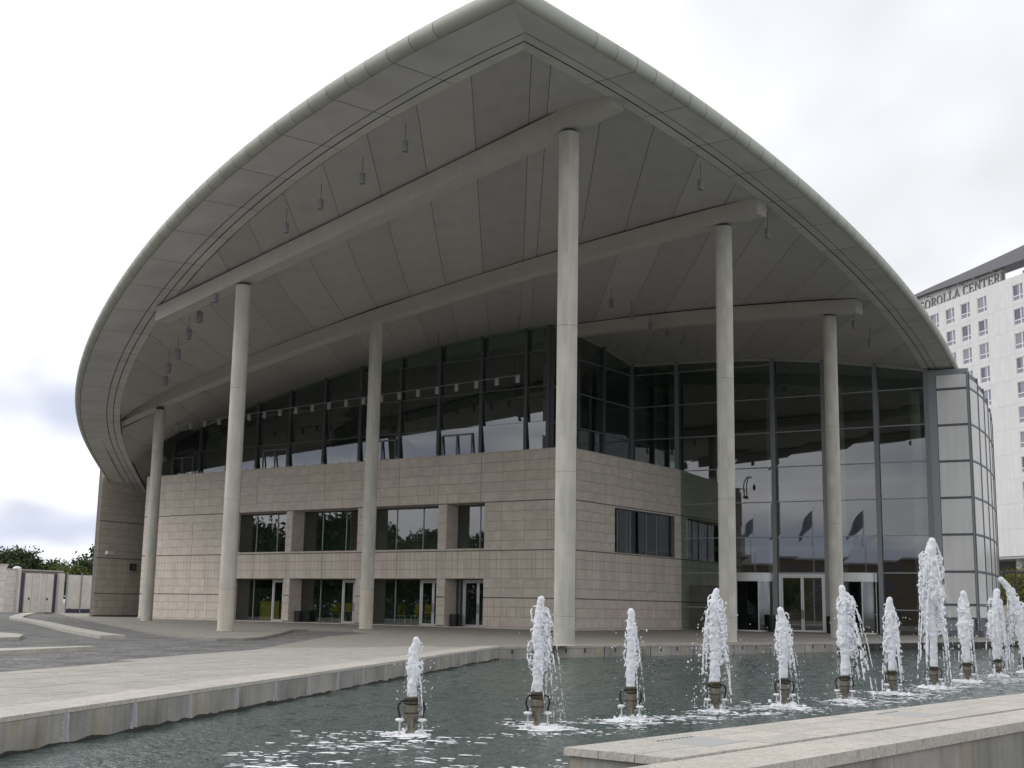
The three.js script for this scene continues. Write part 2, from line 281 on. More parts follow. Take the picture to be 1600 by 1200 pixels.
// plaza in front of the hall
structure('plaza', sheet([xy(FP(1, 0, 0.8)), xy(FP(0, 0, 0.8)), xy(FQ(0.5, 0, 0.8)), xy(FQ(90, 0, 0.8)), [110, -120], [110, -172], [40, -172], [-46, -172], [-64, -172], [-52, -150], [-44, -130], [-34.2, -105.8], [-25.6, -85], [-17.7, -65.4], [-14.2, -58.4], [-12.6, -56.6], [-11.6, -57.3], [-11.3, -60], [-11.9, -68], [-13, -79], [-12.4, -80.5], [-9.5, -80], [-7.4, -76], [-8.4, -65.6], [-8.7, -63.5], xy(FP(12, 0, 6.0)), xy(FP(8, 0, 0.8))], -0.004, 0.5), M.plaza);
// stone paving strip between the drive and the pool, slab by slab
{
  const r = rng(5), W = 0.62, L = 1.24, base = [], mk = {};
  const walk = tag(thing('stone_walkway', 'pale stone slab walkway between the cobbled drive and the pool', 'walkway'), null, null, null, 'structure');
  mesh('bedding', sheet([xy(FP(0.2, 0, 0.86)), xy(FP(44.5, 0, 0.86)), xy(FP(44.5, 0, 5.35)), xy(FP(12, 0, 6.6)), xy(FP(10, 0, 6.7))], -0.022, 0.4), M.joint, walk);
  const cells = [];
  for (let row = 0; row < 10; row++) {
    let s = 2 + (row % 2) * L * 0.5;
    while (s < 43.6) {
      const d0 = 0.86 + row * W, lim = 4.7 + (43 - s) * 0.058 ; // the strip widens away from the viewer
      if (d0 + W < lim + 0.3 && s > (row * W) * 1.35) cells.push([s, d0]);
      s += L;
    }
  }
  cells.sort((a, b) => b[0] - a[0]);
  const rest = [[], [], [], [], []];
  const near = 0;
  cells.forEach(([s, d], i) => {
    const w = Math.min(L, 44.4 - s), k = Math.floor(r() * 5), lift = (r() - 0.5) * 0.006;
    const g = FP.box(s + 0.006, s + w - 0.006, -0.05, lift, d + 0.006, d + W - 0.006, [r() * 9, r() * 9]);
    if (i < 290) mesh('paving_slab', g, M.paving[k], walk); else rest[k].push(g);
  });
  rest.forEach((l, k) => { if (l.length) mesh('paving_course', l, M.paving[k], walk).userData.kind = 'stuff'; });
}
// pool walls: left, far
{
  const r = rng(9);
  const pool = thing('pool_edging', 'low stone wall with pale coping along the left side of the pool', 'pool wall');
  mesh('wall_core', FP.box(-1, 45, -1.3, -0.065, 0.06, 0.84), M.joint, pool);
  for (let s = 0, i = 0; s < 45; s += 2.1, i++) {
    mesh('coping_stone', FP.box(s + 0.006, s + 2.094, -0.06, 0.003 + r() * 0.005, -0.006, 0.845, [r() * 5, r() * 5]), M.coping[i % 3], pool);
    mesh('wall_stone', FP.box(s + 0.008, s + 2.092, -1.2, -0.066, 0.0, 0.07, [s * 1.3, 0.3]), M.poolwall[(i * 2) % 3], pool);
    // lime bloom on the joint: a crust with its own ragged outline
    const sp = new Soup(), y0 = -0.055, y1 = -0.56 - r() * 0.05, n = 7;
    let pl = FP(s - 0.07, y0, -0.004), pr = FP(s + 0.06, y0, -0.004);
    for (let k = 1; k <= n; k++) { const y = y0 + (y1 - y0) * k / n, w = 0.055 + 0.05 * r() + 0.05 * (k / n), c = (r() - 0.5) * 0.05, a = FP(s + c - w, y, -0.004), b = FP(s + c + w, y, -0.004); sp.quad(pl, pr, b, a); pl = a; pr = b; }
    mesh('lime_crust', sp.geo(), M.lime, pool);
    const al = new Soup(); let q0 = FP(s, -0.56, -0.008), q1 = FP(s, -0.46, -0.008);
    for (let k = 1; k <= 14; k++) { const ss = s + 2.1 * k / 14, h = -0.47 + 0.05 * (fbm(ss * 3, 1, 0, 0, 3, 3) - 0.3) * 2, a = FP(ss, -0.58, -0.008), b = FP(ss, h, -0.008); al.quad(q0, a, b, q1); q0 = a; q1 = b; }
    mesh('algae_rim', al.geo(), M.algae, pool);
  }
  const far = thing('pool_kerb', 'stone kerb along the far side of the pool in front of the hall', 'pool wall');
  mesh('wall_core', FQ.box(-0.2, 90, -1.3, -0.10, 0.05, 0.79), M.joint, far);
  for (let s = 0, i = 0; s < 80; s += 3.2, i++) {
    mesh('coping_stone', FQ.box(s + 0.02, s + 3.18, -0.10, 0.002 + r() * 0.004, -0.02, 0.8, [r() * 5, r() * 5]), M.paving[1 + (i % 3)], far);
    mesh('wall_stone', FQ.box(s + 0.04, s + 3.16, -1.2, -0.105, 0.0, 0.06, [s, 0.2]), i > 7 ? M.algae : M.poolwall[(i * 2) % 3], far);
    for (const q of [0.7, 1.9]) mesh('overflow_slot', FQ.box(s + q, s + q + 0.09, -0.3, -0.13, -0.012, 0.02), M.black, far);
  }
}
// right pool wall in the foreground: a covered plinth of slabs and a lower outer wall
const FN = frame([0.63, -14.55], [10.35, -26.25], 1); if (FN.n[0] < 0) { FN.n = [-FN.n[0], -FN.n[1]]; FN.N = sc(FN.N, -1); } // outward, away from water
{
  const r = rng(21);
  const pl = thing('pool_plinth', 'raised granite slab cover along the near side of the pool', 'plinth');
  mesh('plinth_core', FN.box(0.05, 60, -1.3, -0.085, 0.06, 1.9), M.poolwall[0], pl);
  const rows = [0.0, 0.47, 0.94, 1.42];
  let s = 0;
  for (let i = 0; i < 34; i++) {
    const w = i === 1 || i === 6 ? 0.9 : 1.1 + 0.5 * r();
    if (i === 1 || i === 6) {
      const h = mesh('access_hatch', FN.box(s + 0.01, s + w - 0.01, -0.08, 0.004, 0.3, 1.05), M.fascia, pl);
      const studs = []; for (let k = 0; k < 9; k++) studs.push(FN.box(s + 0.05 + k * 0.09, s + 0.07 + k * 0.09, 0.004, 0.012, 0.33, 0.36));
      mesh('stud_row', studs, M.steel, h);
      mesh('cover_slab', FN.box(s + 0.006, s + w - 0.006, -0.08, 0.002, 0.0, 0.29, [r() * 9, r() * 9]), M.coping[i % 3], pl);
      mesh('cover_slab', FN.box(s + 0.006, s + w - 0.006, -0.08, 0.002, 1.06, 1.42, [r() * 9, r() * 9]), M.coping[(i + 1) % 3], pl);
    } else for (let k = 0; k < 3; k++) mesh('cover_slab', FN.box(s + 0.006, s + w - 0.006, -0.08, 0.001 + r() * 0.004, rows[k] + 0.006, rows[k + 1] - 0.006, [r() * 9, r() * 9]), M.coping[Math.floor(r() * 3)], pl);
    s += w;
  }
  const out = thing('boundary_wall', 'low grey stone wall with pale coping at lower right', 'wall');
  mesh('wall_core', FN.box(-12, 60, -1.34, -0.16, 1.49, 2.2), M.joint, out);
  for (let q = -12, i = 0; q < 60; q += 2.6, i++) {
    mesh('coping_stone', FN.box(q + 0.004, q + 2.596, -0.15, -0.02 + r() * 0.003, 1.435, 2.28, [r() * 9, r() * 9]), M.coping[(i * 2 + 1) % 3], out);
    mesh('wall_stone', FN.box(q + 0.006, q + 2.594, -0.74, -0.155, 2.16, 2.245, [q, 0.5]), M.poolwall[i % 3], out);
    mesh('wall_stone', FN.box(q + 1.306, q + 3.894, -1.345, -0.75, 2.16, 2.25, [q * 1.7, 2.5]), M.poolwall[(i + 1) % 3], out);
  }
}
// nozzles and jets stand on this curve
const NZ = [[-1.42, -19.7], [0.5, -21.4], [2.2, -23.2], [4.02, -25.3], [5.75, -27.2], [7.45, -28.9], [9.35, -31.8], [11.35, -34.8], [13.4, -38.1], [15.65, -41.7], [17.75, -44.8]].map(([x, z]) => [x * 1.0526, z * 1.0526]);
const WATER = -0.5;
function waveY(x, z) {
  let v = 0.010 * Math.sin(x * 2.1 + z * 1.3 + 2 * fbm(x * 0.3, z * 0.3, 0, 0, 2, 3)) + 0.008 * Math.sin(x * -1.2 + z * 3.4 + 1) + 0.060 * (fbm(x * 1.6 + 90, z * 1.1 + 90, 0, 0, 4, 17) - 0.5) + 0.040 * (fbm(x * 4 + 30, z * 3.4 + 60, 0, 0, 3, 27) - 0.5) * 2;
  let near = 0; for (const n of NZ) { const d = Math.hypot(x - n[0], z - n[1]); if (d < 3) near += Math.exp(-d * d / 1.2); }
  v *= 0.8; v += Math.min(near, 1.2) * (0.055 * (fbm(x * 4 + 7, z * 4 + 5, 0, 0, 3, 37) - 0.42) + 0.012 * Math.sin(Math.hypot(x, z) * 9));
  return WATER + v;
}
{
  const xs = [], zs = []; for (let x = -9.5; x < 62; x += x < 12 ? 0.11 : 0.3) xs.push(x); for (let z = -3.5; z > -125; z -= z > -32 ? 0.11 : z > -60 ? 0.25 : 1) zs.push(z);
  const inside = (x, z) => { // water polygon grown a little under the walls
    const a = (x - PB[0]) * FP.n[0] + (z - PB[1]) * FP.n[1]; if (a > 0.1) return false;
    const b = (x - PB[0]) * FQ.n[0] + (z - PB[1]) * FQ.n[1]; if (b > 0.1) return false;
    const c = (x - 0.63) * FN.n[0] + (z + 14.55) * FN.n[1], t = (x - 0.63) * FN.e[0] + (z + 14.55) * FN.e[1];
    return t < 0.2 ? c < 1.6 : c < 0.12;
  };
  const id = new Map(), pos = [], uv = [], idx = [], nx = xs.length;
  const vtx = (i, j) => { const k = j * nx + i; let q = id.get(k); if (q === undefined) { q = pos.length / 3; id.set(k, q); pos.push(xs[i], waveY(xs[i], zs[j]), zs[j]); uv.push(xs[i], zs[j]); } return q; };
  for (let j = 0; j + 1 < zs.length; j++) for (let i = 0; i + 1 < nx; i++) if (inside((xs[i] + xs[i + 1]) / 2, (zs[j] + zs[j + 1]) / 2)) { const a = vtx(i, j), b = vtx(i + 1, j), c = vtx(i + 1, j + 1), d = vtx(i, j + 1); idx.push(a, b, c, a, c, d); }
  const g = new THREE.BufferGeometry(); g.setAttribute('position', new THREE.Float32BufferAttribute(pos, 3)); g.setAttribute('uv', new THREE.Float32BufferAttribute(uv, 2)); g.setIndex(idx); g.computeVertexNormals();
  structure('pool_water', g, M.water);
}
// kerbs in the drive
{
  const band = (pts, w, y0, y1) => { const s = new Soup(), c = new THREE.CatmullRomCurve3(pts.map((p) => new THREE.Vector3(p[0], 0, p[1]))), n = 30; const P = c.getPoints(n); const L = [], R = []; P.forEach((p, i) => { const t = c.getTangent(i / n); L.push([p.x - t.z * w / 2, p.z + t.x * w / 2]); R.push([p.x + t.z * w / 2, p.z - t.x * w / 2]); }); return sheet([...L, ...R.reverse()], y1, y1 - y0); };
  tag(mesh('drive_kerb', band([[-57, -156], [-45.5, -121], [-40.5, -107.5], [-34.3, -94.5], [-21.6, -66.0], [-17.3, -57.2]], 1.1, -0.3, 0.03), M.coping[1]), 'long curved pale kerb in the drive pointing towards the columns', 'kerb');
  tag(mesh('drive_island', sheet([[-60, -80], [-30, -66], [-22.2, -58.6], [-20.9, -56.4], [-19.6, -52.4], [-20.5, -50], [-27, -49], [-60, -60]], 0.02, 0.35), M.coping[1]), 'rounded paved island in the drive at the left edge', 'traffic island');
  tag(mesh('straight_kerb', sheet([[-13.6, -43.2], [-13.9, -43.4], [-16.2, -38.4], [-22, -26], [-21.4, -25.8], [-14.7, -38.0]], 0.03, 0.35), M.coping[0]), 'short straight pale kerb in the drive nearest the walkway', 'kerb');
}

// ================================================================ the hall
const hall = thing('congress_hall', 'large stone and glass hall under a pointed lens-shaped overhanging roof', 'building');
const sub = (name, parent = hall) => { const g = new THREE.Group(); g.name = name; parent.add(g); return g; };
// ---- stone fronts, block by block
const openings = [];
{
  const up = [[28.87, 36.2], [20.55, 28.15], [12.09, 19.9], [7.52, 11.26]];
  for (const [a, b] of up) { openings.push({ s0: a, s1: b, y0: 5.9, y1: 9.33 }); openings.push({ s0: a, s1: b, y0: 0.0, y1: 3.64 }); }
}
const openR = [{ s0: 6.75, s1: 16.55, y0: 5.82, y1: 9.2 }, { s0: 18.9, s1: 26.5, y0: 5.82, y1: 9.2 }];
function subtract(rect, holes) { // rect minus holes, as rectangles
  let list = [rect];
  for (const h of holes) { const out = []; for (const r of list) {
    const a = Math.max(r.s0, h.s0), b = Math.min(r.s1, h.s1), c = Math.max(r.y0, h.y0), d = Math.min(r.y1, h.y1);
    if (a >= b - 1e-6 || c >= d - 1e-6) { out.push(r); continue; }
    if (a > r.s0) out.push({ ...r, s1: a }); if (b < r.s1) out.push({ ...r, s0: b });
    if (c > r.y0) out.push({ s0: a, s1: b, y0: r.y0, y1: c }); if (d < r.y1) out.push({ s0: a, s1: b, y0: d, y1: r.y1 });
  } list = out; }
  return list.filter((r) => r.s1 - r.s0 > 0.05 && r.y1 - r.y0 > 0.05);
}
const ROWS = [0.14, 0.85, 1.55, 2.24, 2.96, 3.64, 4.36, 5.05, 5.72, 6.45, 7.17, 7.90, 8.62, 9.35, 10.1, 10.85, 11.6, 12.35, 13.1];
const GROOVE = [2.24, 5.72, 9.35];
const blockQueue = [];
function stoneFront(F, s0, s1, phase, holes, top, name = 'stone_wall', dropped = false) {
  const wall = sub(name), core = [];
  // backing with the same openings
  for (const r of subtract({ s0, s1, y0: 0, y1: top }, holes)) core.push(F.box(r.s0, r.s1, r.y0, r.y1, -0.42, -0.035));
  mesh('backing', core, M.joint, wall);
  const r = rng(Math.round(s1 * 100 + phase * 7));
  const rows = ROWS.filter((y) => y < top - 0.05).concat(top);
  for (let j = 0; j + 1 < rows.length; j++) {
    const y0 = rows[j], y1 = rows[j + 1], g0 = GROOVE.includes(y0) ? 0.045 : 0.011, g1 = GROOVE.includes(y1) ? 0.045 : 0.011;
    for (let k = -2; k < 40; k++) {
      const a = phase + k * 2.0625, b = a + 2.0625; if (b < s0 + 0.03 || a > s1 - 0.03) continue;
      for (const q of subtract({ s0: Math.max(a, s0), s1: Math.min(b, s1), y0, y1 }, holes)) {
        const heavy = (kk) => ((kk % 4) + 4) % 4 === 0 ? 0.02 : 0.010;
        const streaky = (q.y0 > 3.5 && q.y1 < 5.76) || (q.y1 < 2.3 && r() < 0.4) || (q.y1 < 5.8 && r() < 0.3) || r() < 0.05;
        const d = (r() - 0.5) * 0.012;
        blockQueue.push({ wall, F, q: { s0: q.s0 + (q.s0 === a ? heavy(k) : 0.004), s1: q.s1 - (q.s1 === b ? heavy(k + 1) : 0.004), y0: q.y0 + g0, y1: q.y1 - g1 }, d, mat: streaky ? M.streak[Math.floor(r() * 3)] : M.stone[Math.floor(r() * 5)], off: streaky ? [q.s0, q.y0 * 0.5] : [r() * 7, r() * 7] });
      }
    }
  }
  return wall;
}
stoneFront(FL, 0, LEN_L, 3.82 - 2.0625 * 2, openings, TOP);
stoneFront(FR, 0, LEN_R + 9, 1.15, openR, TOP);
// tower flank at the far left
const FT = frame([-40.6, -127.2], [-40.6 + 0.48 * 20, -127.2 - 0.877 * 20], 1);
if (FT.n[0] < 0) { FT.n = [-FT.n[0], -FT.n[1]]; FT.N = sc(FT.N, -1); }
{
  const w = stoneFront(FT, 0, 17, 0, [], 16.6);
  const back = frame([-40.6, -127.3], [-43.5, -148], 1); mesh('wall_return', back.box(0.3, back.L, 0, 13.2, -0.2, 0.2), M.stone[1], w);
}
blockQueue.forEach((b) => { const c = b.F((b.q.s0 + b.q.s1) / 2, 0); b.size = (b.q.s1 - b.q.s0) * (b.q.y1 - b.q.y0) / (c[0] ** 2 + c[2] ** 2) * (b.F === FT && b.q.s0 > 9 ? 0 : 1) * (b.F === FR && b.q.s0 > 19 ? 0.05 : 1); });
blockQueue.sort((a, b) => b.size - a.size);
{
  const rest = new Map();
  blockQueue.forEach((b, i) => {
    const g = b.F.box(b.q.s0, b.q.s1, b.q.y0, b.q.y1, -0.03, 0.01 + b.d, b.off);
    if (i < 296) mesh('stone_block', g, b.mat, b.wall); else { const k = b.wall.uuid + b.mat.uuid; if (!rest.has(k)) rest.set(k, { b, l: [] }); rest.get(k).l.push(g); }
  });
  for (const { b, l } of rest.values()) mesh('block_course', l, b.mat, b.wall).userData.kind = 'stuff';
}
// plinth, parapet slab, end return, reveals
mesh('plinth', [FL.box(-0.1, 7.4, 0, 0.13, -0.4, 0.10), FL.box(36.3, LEN_L, 0, 0.13, -0.4, 0.10), FL.box(7.4, 36.3, 0, 0.045, -1.5, 0.14), FR.box(-0.1, LEN_R, 0, 0.13, -0.4, 0.10)], M.stone[1], hall);
{
  const lin = [];
  for (const o of openings) {
    lin.push(FL.box(o.s1, o.s1 + 0.2, o.y0, o.y1, -1.6, -0.43), FL.box(o.s0 - 0.2, o.s0, o.y0, o.y1, -1.6, -0.43), FL.box(o.s0 - 0.2, o.s1 + 0.2, o.y1, o.y1 + 0.2, -1.6, -0.43));
    if (o.y0 > 1) lin.push(FL.box(o.s0 - 0.2, o.s1 + 0.2, o.y0 - 0.2, o.y0, -1.6, -0.43));
  }
  // stone facing of the deep jambs, in courses
  const r = rng(77);
  for (const o of openings) for (let y = o.y0; y < o.y1 - 0.02; y += 0.7) mesh('jamb_block', FL.box(o.s1 - 0.02, o.s1 + 0.02, y + 0.008, Math.min(y + 0.692, o.y1), -1.42, -0.012, [r() * 5, r() * 5]), M.stone[3 + (r() < 0.5 ? 1 : 0)], hall);
  mesh('reveal', lin, M.stone[3], hall);
  mesh('parapet_cap', [FL.box(-0.45, LEN_L + 0.0, TOP, TOP + 0.05, -0.5, 0.03), FR.box(0.0, LEN_R, TOP, TOP + 0.045, -0.5, 0.03)], M.stone[2], hall);
  mesh('wall_return', [FL.box(LEN_L - 0.42, LEN_L, 0, TOP, -12, -0.43)], M.stone[1], hall);
}
// terrace and floors behind the stone fronts
{
  const poly = (F, pts) => pts.map(([s, d]) => xy(F(s, 0, d)));
  const L = poly(FL, [[0.5, -0.43], [LEN_L - 0.45, -0.43], [LEN_L - 0.45, -13], [4, -13]]);
  mesh('terrace_slab', [sheet(L, 12.3, 0.4), sheet([xy(FR(0.5, 0, -0.43)), xy(FR(LEN_R + 9, 0, -0.43)), xy(FR(LEN_R + 9, 0, -9)), xy(FL(4, 0, -13))], 12.29, 0.4)], M.insideFloor, hall);
  mesh('floor_slab', [sheet(L, 5.2, 0.5), sheet([xy(FR(0.5, 0, -0.43)), xy(FR(LEN_R + 9, 0, -0.43)), xy(FR(LEN_R + 9, 0, -9)), xy(FL(4, 0, -13))], 5.19, 0.5), sheet(L, 0.03, 0.1)], M.insideFloor, hall);
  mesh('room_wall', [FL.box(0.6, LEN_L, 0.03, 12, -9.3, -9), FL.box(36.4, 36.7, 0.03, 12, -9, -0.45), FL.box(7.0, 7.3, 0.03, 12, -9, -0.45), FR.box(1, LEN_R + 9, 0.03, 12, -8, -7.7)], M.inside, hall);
}
// ---- windows and doors of the left front
function glassWindow(F, s0, s1, y0, y1, d, mull, name = 'window') {
  const w = sub(name); const f = [F.box(s0, s0 + 0.06, y0, y1, d - 0.08, d + 0.04), F.box(s1 - 0.06, s1, y0, y1, d - 0.08, d + 0.04), F.box(s0 + 0.06, s1 - 0.06, y1 - 0.07, y1, d - 0.08, d + 0.035), F.box(s0 + 0.06, s1 - 0.06, y0, y0 + 0.06, d - 0.08, d + 0.035)];
  const cuts = [s0 + 0.06, ...mull, s1 - 0.06];
  mesh('frame', f, M.steel, w);
  for (const m of mull) mesh('mullion', F.box(m - 0.035, m + 0.035, y0 + 0.06, y1 - 0.07, d - 0.06, d + 0.05), M.steelLight, w);
  for (let i = 0; i + 1 < cuts.length; i++) mesh('pane', new Soup().quad(F(cuts[i], y0 + 0.05, d), F(cuts[i + 1], y0 + 0.05, d), F(cuts[i + 1], y1 - 0.05, d), F(cuts[i], y1 - 0.05, d)).geo(), M.glass, w);
  return w;
}
function doubleDoor(F, s0, s1, y1, d, glass = M.glassLow, fw = 0.13) {
  const w = sub('door'), mid = (s0 + s1) / 2;
  mesh('frame', [F.box(s0, s0 + fw, 0.03, y1, d - 0.06, d + 0.08), F.box(s1 - fw, s1, 0.03, y1, d - 0.06, d + 0.08), F.box(s0 + fw, s1 - fw, y1 - fw, y1, d - 0.06, d + 0.075)], M.alu, w);
  for (const [a, b, hs] of [[s0 + fw + 0.01, mid - 0.012, 1], [mid + 0.012, s1 - fw - 0.01, -1]]) {
    mesh('leaf', [F.box(a, a + 0.11, 0.05, y1 - fw - 0.01, d - 0.03, d + 0.05), F.box(b - 0.11, b, 0.05, y1 - fw - 0.01, d - 0.03, d + 0.05), F.box(a + 0.11, b - 0.11, y1 - fw - 0.12, y1 - fw - 0.01, d - 0.03, d + 0.045), F.box(a + 0.11, b - 0.11, 0.05, 0.2, d - 0.03, d + 0.045)], M.alu, w);
    mesh('pane', new Soup().quad(F(a + 0.1, 0.19, d + 0.01), F(b - 0.1, 0.19, d + 0.01), F(b - 0.1, y1 - fw - 0.1, d + 0.01), F(a + 0.1, y1 - fw - 0.1, d + 0.01)).geo(), glass, w);
    const hx = hs > 0 ? b - 0.055 : a + 0.055; mesh('handle', rod(F(hx, 1.05, d + 0.12), F(hx, 1.75, d + 0.12), 0.022), M.black, w);
  }
  return w;
}
{
  const D = -1.45;
  const lo = openings.filter((o) => o.y0 < 1), hi = openings.filter((o) => o.y0 > 1);
  for (const o of hi) { const n = o.s1 - o.s0 > 5 ? [o.s0 + (o.s1 - o.s0) * 0.34, o.s0 + (o.s1 - o.s0) * 0.70] : [o.s0 + 1.5]; glassWindow(FL, o.s0, o.s1, o.y0, o.y1, D, n); }
  lo.forEach((o, i) => {
    const dw = i === 3 ? 2.9 : 2.65, d0 = o.s0 + 0.12;
    doubleDoor(FL, d0, d0 + dw, o.y1 - 0.05, D);
    if (d0 + dw < o.s1 - 0.3) glassWindow(FL, d0 + dw, o.s1, 0.05, o.y1, D, [d0 + dw + (o.s1 - d0 - dw) * 0.52], 'shop_window');
  });
  glassWindow(FR, 6.75, 16.55, 5.82, 9.2, -0.3, [7.6, 9.6, 12.2, 13.9]); glassWindow(FR, 18.9, 26.5, 5.82, 9.2, -0.3, [20.4, 22.2, 24.3]);
}
// ---- curtain walls: steel mullions, rails, panes
function curtain(F, name, marks, levels, yb, opts = {}) {
  const w = sub(name), D = opts.d ?? 0, topAt = (s) => { const p = F(s, 0, D); return roofY(p[0], p[2]) - 0.05; };
  for (const s of marks) { const t = topAt(s); const hw = opts.wide ?? 0.13; mesh('mullion', [F.box(s - 0.11, s + 0.11, yb, t, D - 0.55, D - 0.12), F.box(s - hw, s + hw, yb, t, D + 0.075, D + 0.22), F.box(s - 0.05, s + 0.05, yb, t, D - 0.12, D + 0.075)], opts.mat ?? M.steel, w); }
  const R = rng(marks.length * 31);
  for (let i = 0; i + 1 < marks.length; i++) {
    const a = marks[i] + 0.05, b = marks[i + 1] - 0.05, ta = topAt(a), tb = topAt(b), ys = [yb, ...levels.filter((y) => y > yb + 0.4)];
    for (let j = 0; j < ys.length; j++) {
      const y0 = ys[j], y1 = ys[j + 1] ?? 99; if (y0 > Math.max(ta, tb) - 0.1) break;
      if (opts.skip && opts.skip(i, y0)) continue;
      const lean = (opts.lean ?? 0) * (Math.min(y1, 30) - y0 > 4 ? 2.8 : y1 - y0) / 2, j1 = (R() - 0.5) * 0.012 - lean, j2 = (R() - 0.5) * 0.012 + (opts.lean ? -0 : 0), j3 = lean; // panes never sit perfectly true
      const pa = Math.min(y1, ta), pb = Math.min(y1, tb);
      if (pa > y0 + 0.03 || pb > y0 + 0.03) mesh('pane', new Soup().quad(F(a, y0, D + j1), F(b, y0, D + j1 + j2 * 0.6), F(b, Math.max(pb, y0 + 0.02), D + j3 - j2), F(a, Math.max(pa, y0 + 0.02), D + j3 + j2)).geo(), opts.glass ?? M.glass, w);
      if (j > 0 && y0 < Math.min(ta, tb)) mesh('transom', F.box(a, b, y0 - 0.04, y0 + 0.04, D - 0.05, D + 0.07), M.steelLight, w);
    }
    // head strip where glass meets the soffit
    const sp = new Soup(); for (const [q, h] of [[0.03, 0.16]]) sp.quad(F(a, ta - h, D + q), F(b, tb - h, D + q), F(b, tb + 0.04, D + q), F(a, ta + 0.04, D + q)); mesh('head_trim', sp.geo(), M.fascia, w);
  }
  return w;
}
curtain(FU, 'glass_wall', [0, 2.13, 6.58, 10.99, 15.27, 19.84, 24.18, 28.55, 32.78, 36.8, 40.7, 44.6], LEVELS, 12.3, { lean: 0.066 });
curtain(FV, 'glass_wall', [0.1, 4.2, 8.2, 13.55], LEVELS, 12.3);
const MG = [0.05, 4.3, 8.6, 12.85, 17.1, 21.3, 25.25].map((s) => s * (FG.L - 0.05) / 25.25);
curtain(FG, 'glass_wall', MG, LEVELS, 0.05, { wide: 0.17, mat: M.mullion, skip: (i, y) => i < 1 && y < 11 || (i === 2 || i === 3 || i === 4) && y < 4.5 });
// service doors and frames on the upper terrace
for (const s of [17.2, 30.3, 43.2, 9.0]) { const w = sub('terrace_door'); mesh('frame', [FU.box(s - 1.6, s - 1.5, 12.3, 15.3, 0.08, 0.2), FU.box(s - 0.05, s + 0.05, 12.3, 15.3, 0.08, 0.2), FU.box(s + 1.5, s + 1.6, 12.3, 15.3, 0.08, 0.2), FU.box(s - 1.6, s + 1.6, 15.3, 15.42, 0.08, 0.2)], M.steelLight, w); mesh('handle', rod(FU(s - 0.2, 13.3, 0.26), FU(s - 0.2, 13.9, 0.26), 0.03), M.black, w); }
// entrance doors: one wide swing pair between two revolving doors
doubleDoor(FG, MG[3] + 0.25, MG[4] - 0.15, 4.55, 0.05, M.glass, 0.2);
function revolving(s0, s1) {
  const w = sub('revolving_door'), c = (s0 + s1) / 2, R = (s1 - s0) / 2 - 0.12, o = FG(c, 0, 0), n = 24;
  const arcG = (y0, y1, r, a0, a1, k) => { const sp = new Soup(); for (let i = 0; i < k; i++) { const A = a0 + (a1 - a0) * i / k, B = a0 + (a1 - a0) * (i + 1) / k; const p = (q, y) => [o[0] + (FG.e[0] * Math.cos(q) + FG.n[0] * Math.sin(q) * 0.55) * r, y, o[2] + (FG.e[1] * Math.cos(q) + FG.n[1] * Math.sin(q) * 0.55) * r]; sp.quad(p(A, y0), p(B, y0), p(B, y1), p(A, y1)); } return sp.geo(); };
  mesh('header_drum', [arcG(3.95, 4.6, R, 0, Math.PI, n), arcG(3.95, 3.96, R, 0, Math.PI, n), FG.box(s0, s1, 3.95, 4.6, -0.2, 0.1), sheet([...Array(n + 1)].map((_, i) => { const q = Math.PI * i / n; return [o[0] + (FG.e[0] * Math.cos(q) + FG.n[0] * Math.sin(q) * 0.55) * R, o[2] + (FG.e[1] * Math.cos(q) + FG.n[1] * Math.sin(q) * 0.55) * R]; }), 3.96, 0.02)], M.alu, w);
  mesh('pane', arcG(0.1, 3.95, R, 0.02, 1.05, 8), M.glass, w); mesh('pane', arcG(0.1, 3.95, R, 2.1, 3.12, 8), M.glass, w);
  mesh('wing', [FG.box(c - 0.03, c + 0.03, 0.1, 3.9, -1.6, 1.0)], M.glassLow, w);
  const posts = []; for (const q of [0.02, 1.05, 2.1, 3.12]) { const x = o[0] + (FG.e[0] * Math.cos(q) + FG.n[0] * Math.sin(q) * 0.55) * R, z = o[2] + (FG.e[1] * Math.cos(q) + FG.n[1] * Math.sin(q) * 0.55) * R; posts.push(cyl(0.05, 0.05, 3.95, x, 0.02, z, 8)); }
  mesh('post', posts, M.alu, w); mesh('base_ring', arcG(0.01, 0.12, R + 0.03, 0, Math.PI, n), M.alu, w);
}
revolving(MG[2] + 0.15, MG[3] - 0.15); revolving(MG[4] + 0.15, MG[5] - 0.3);
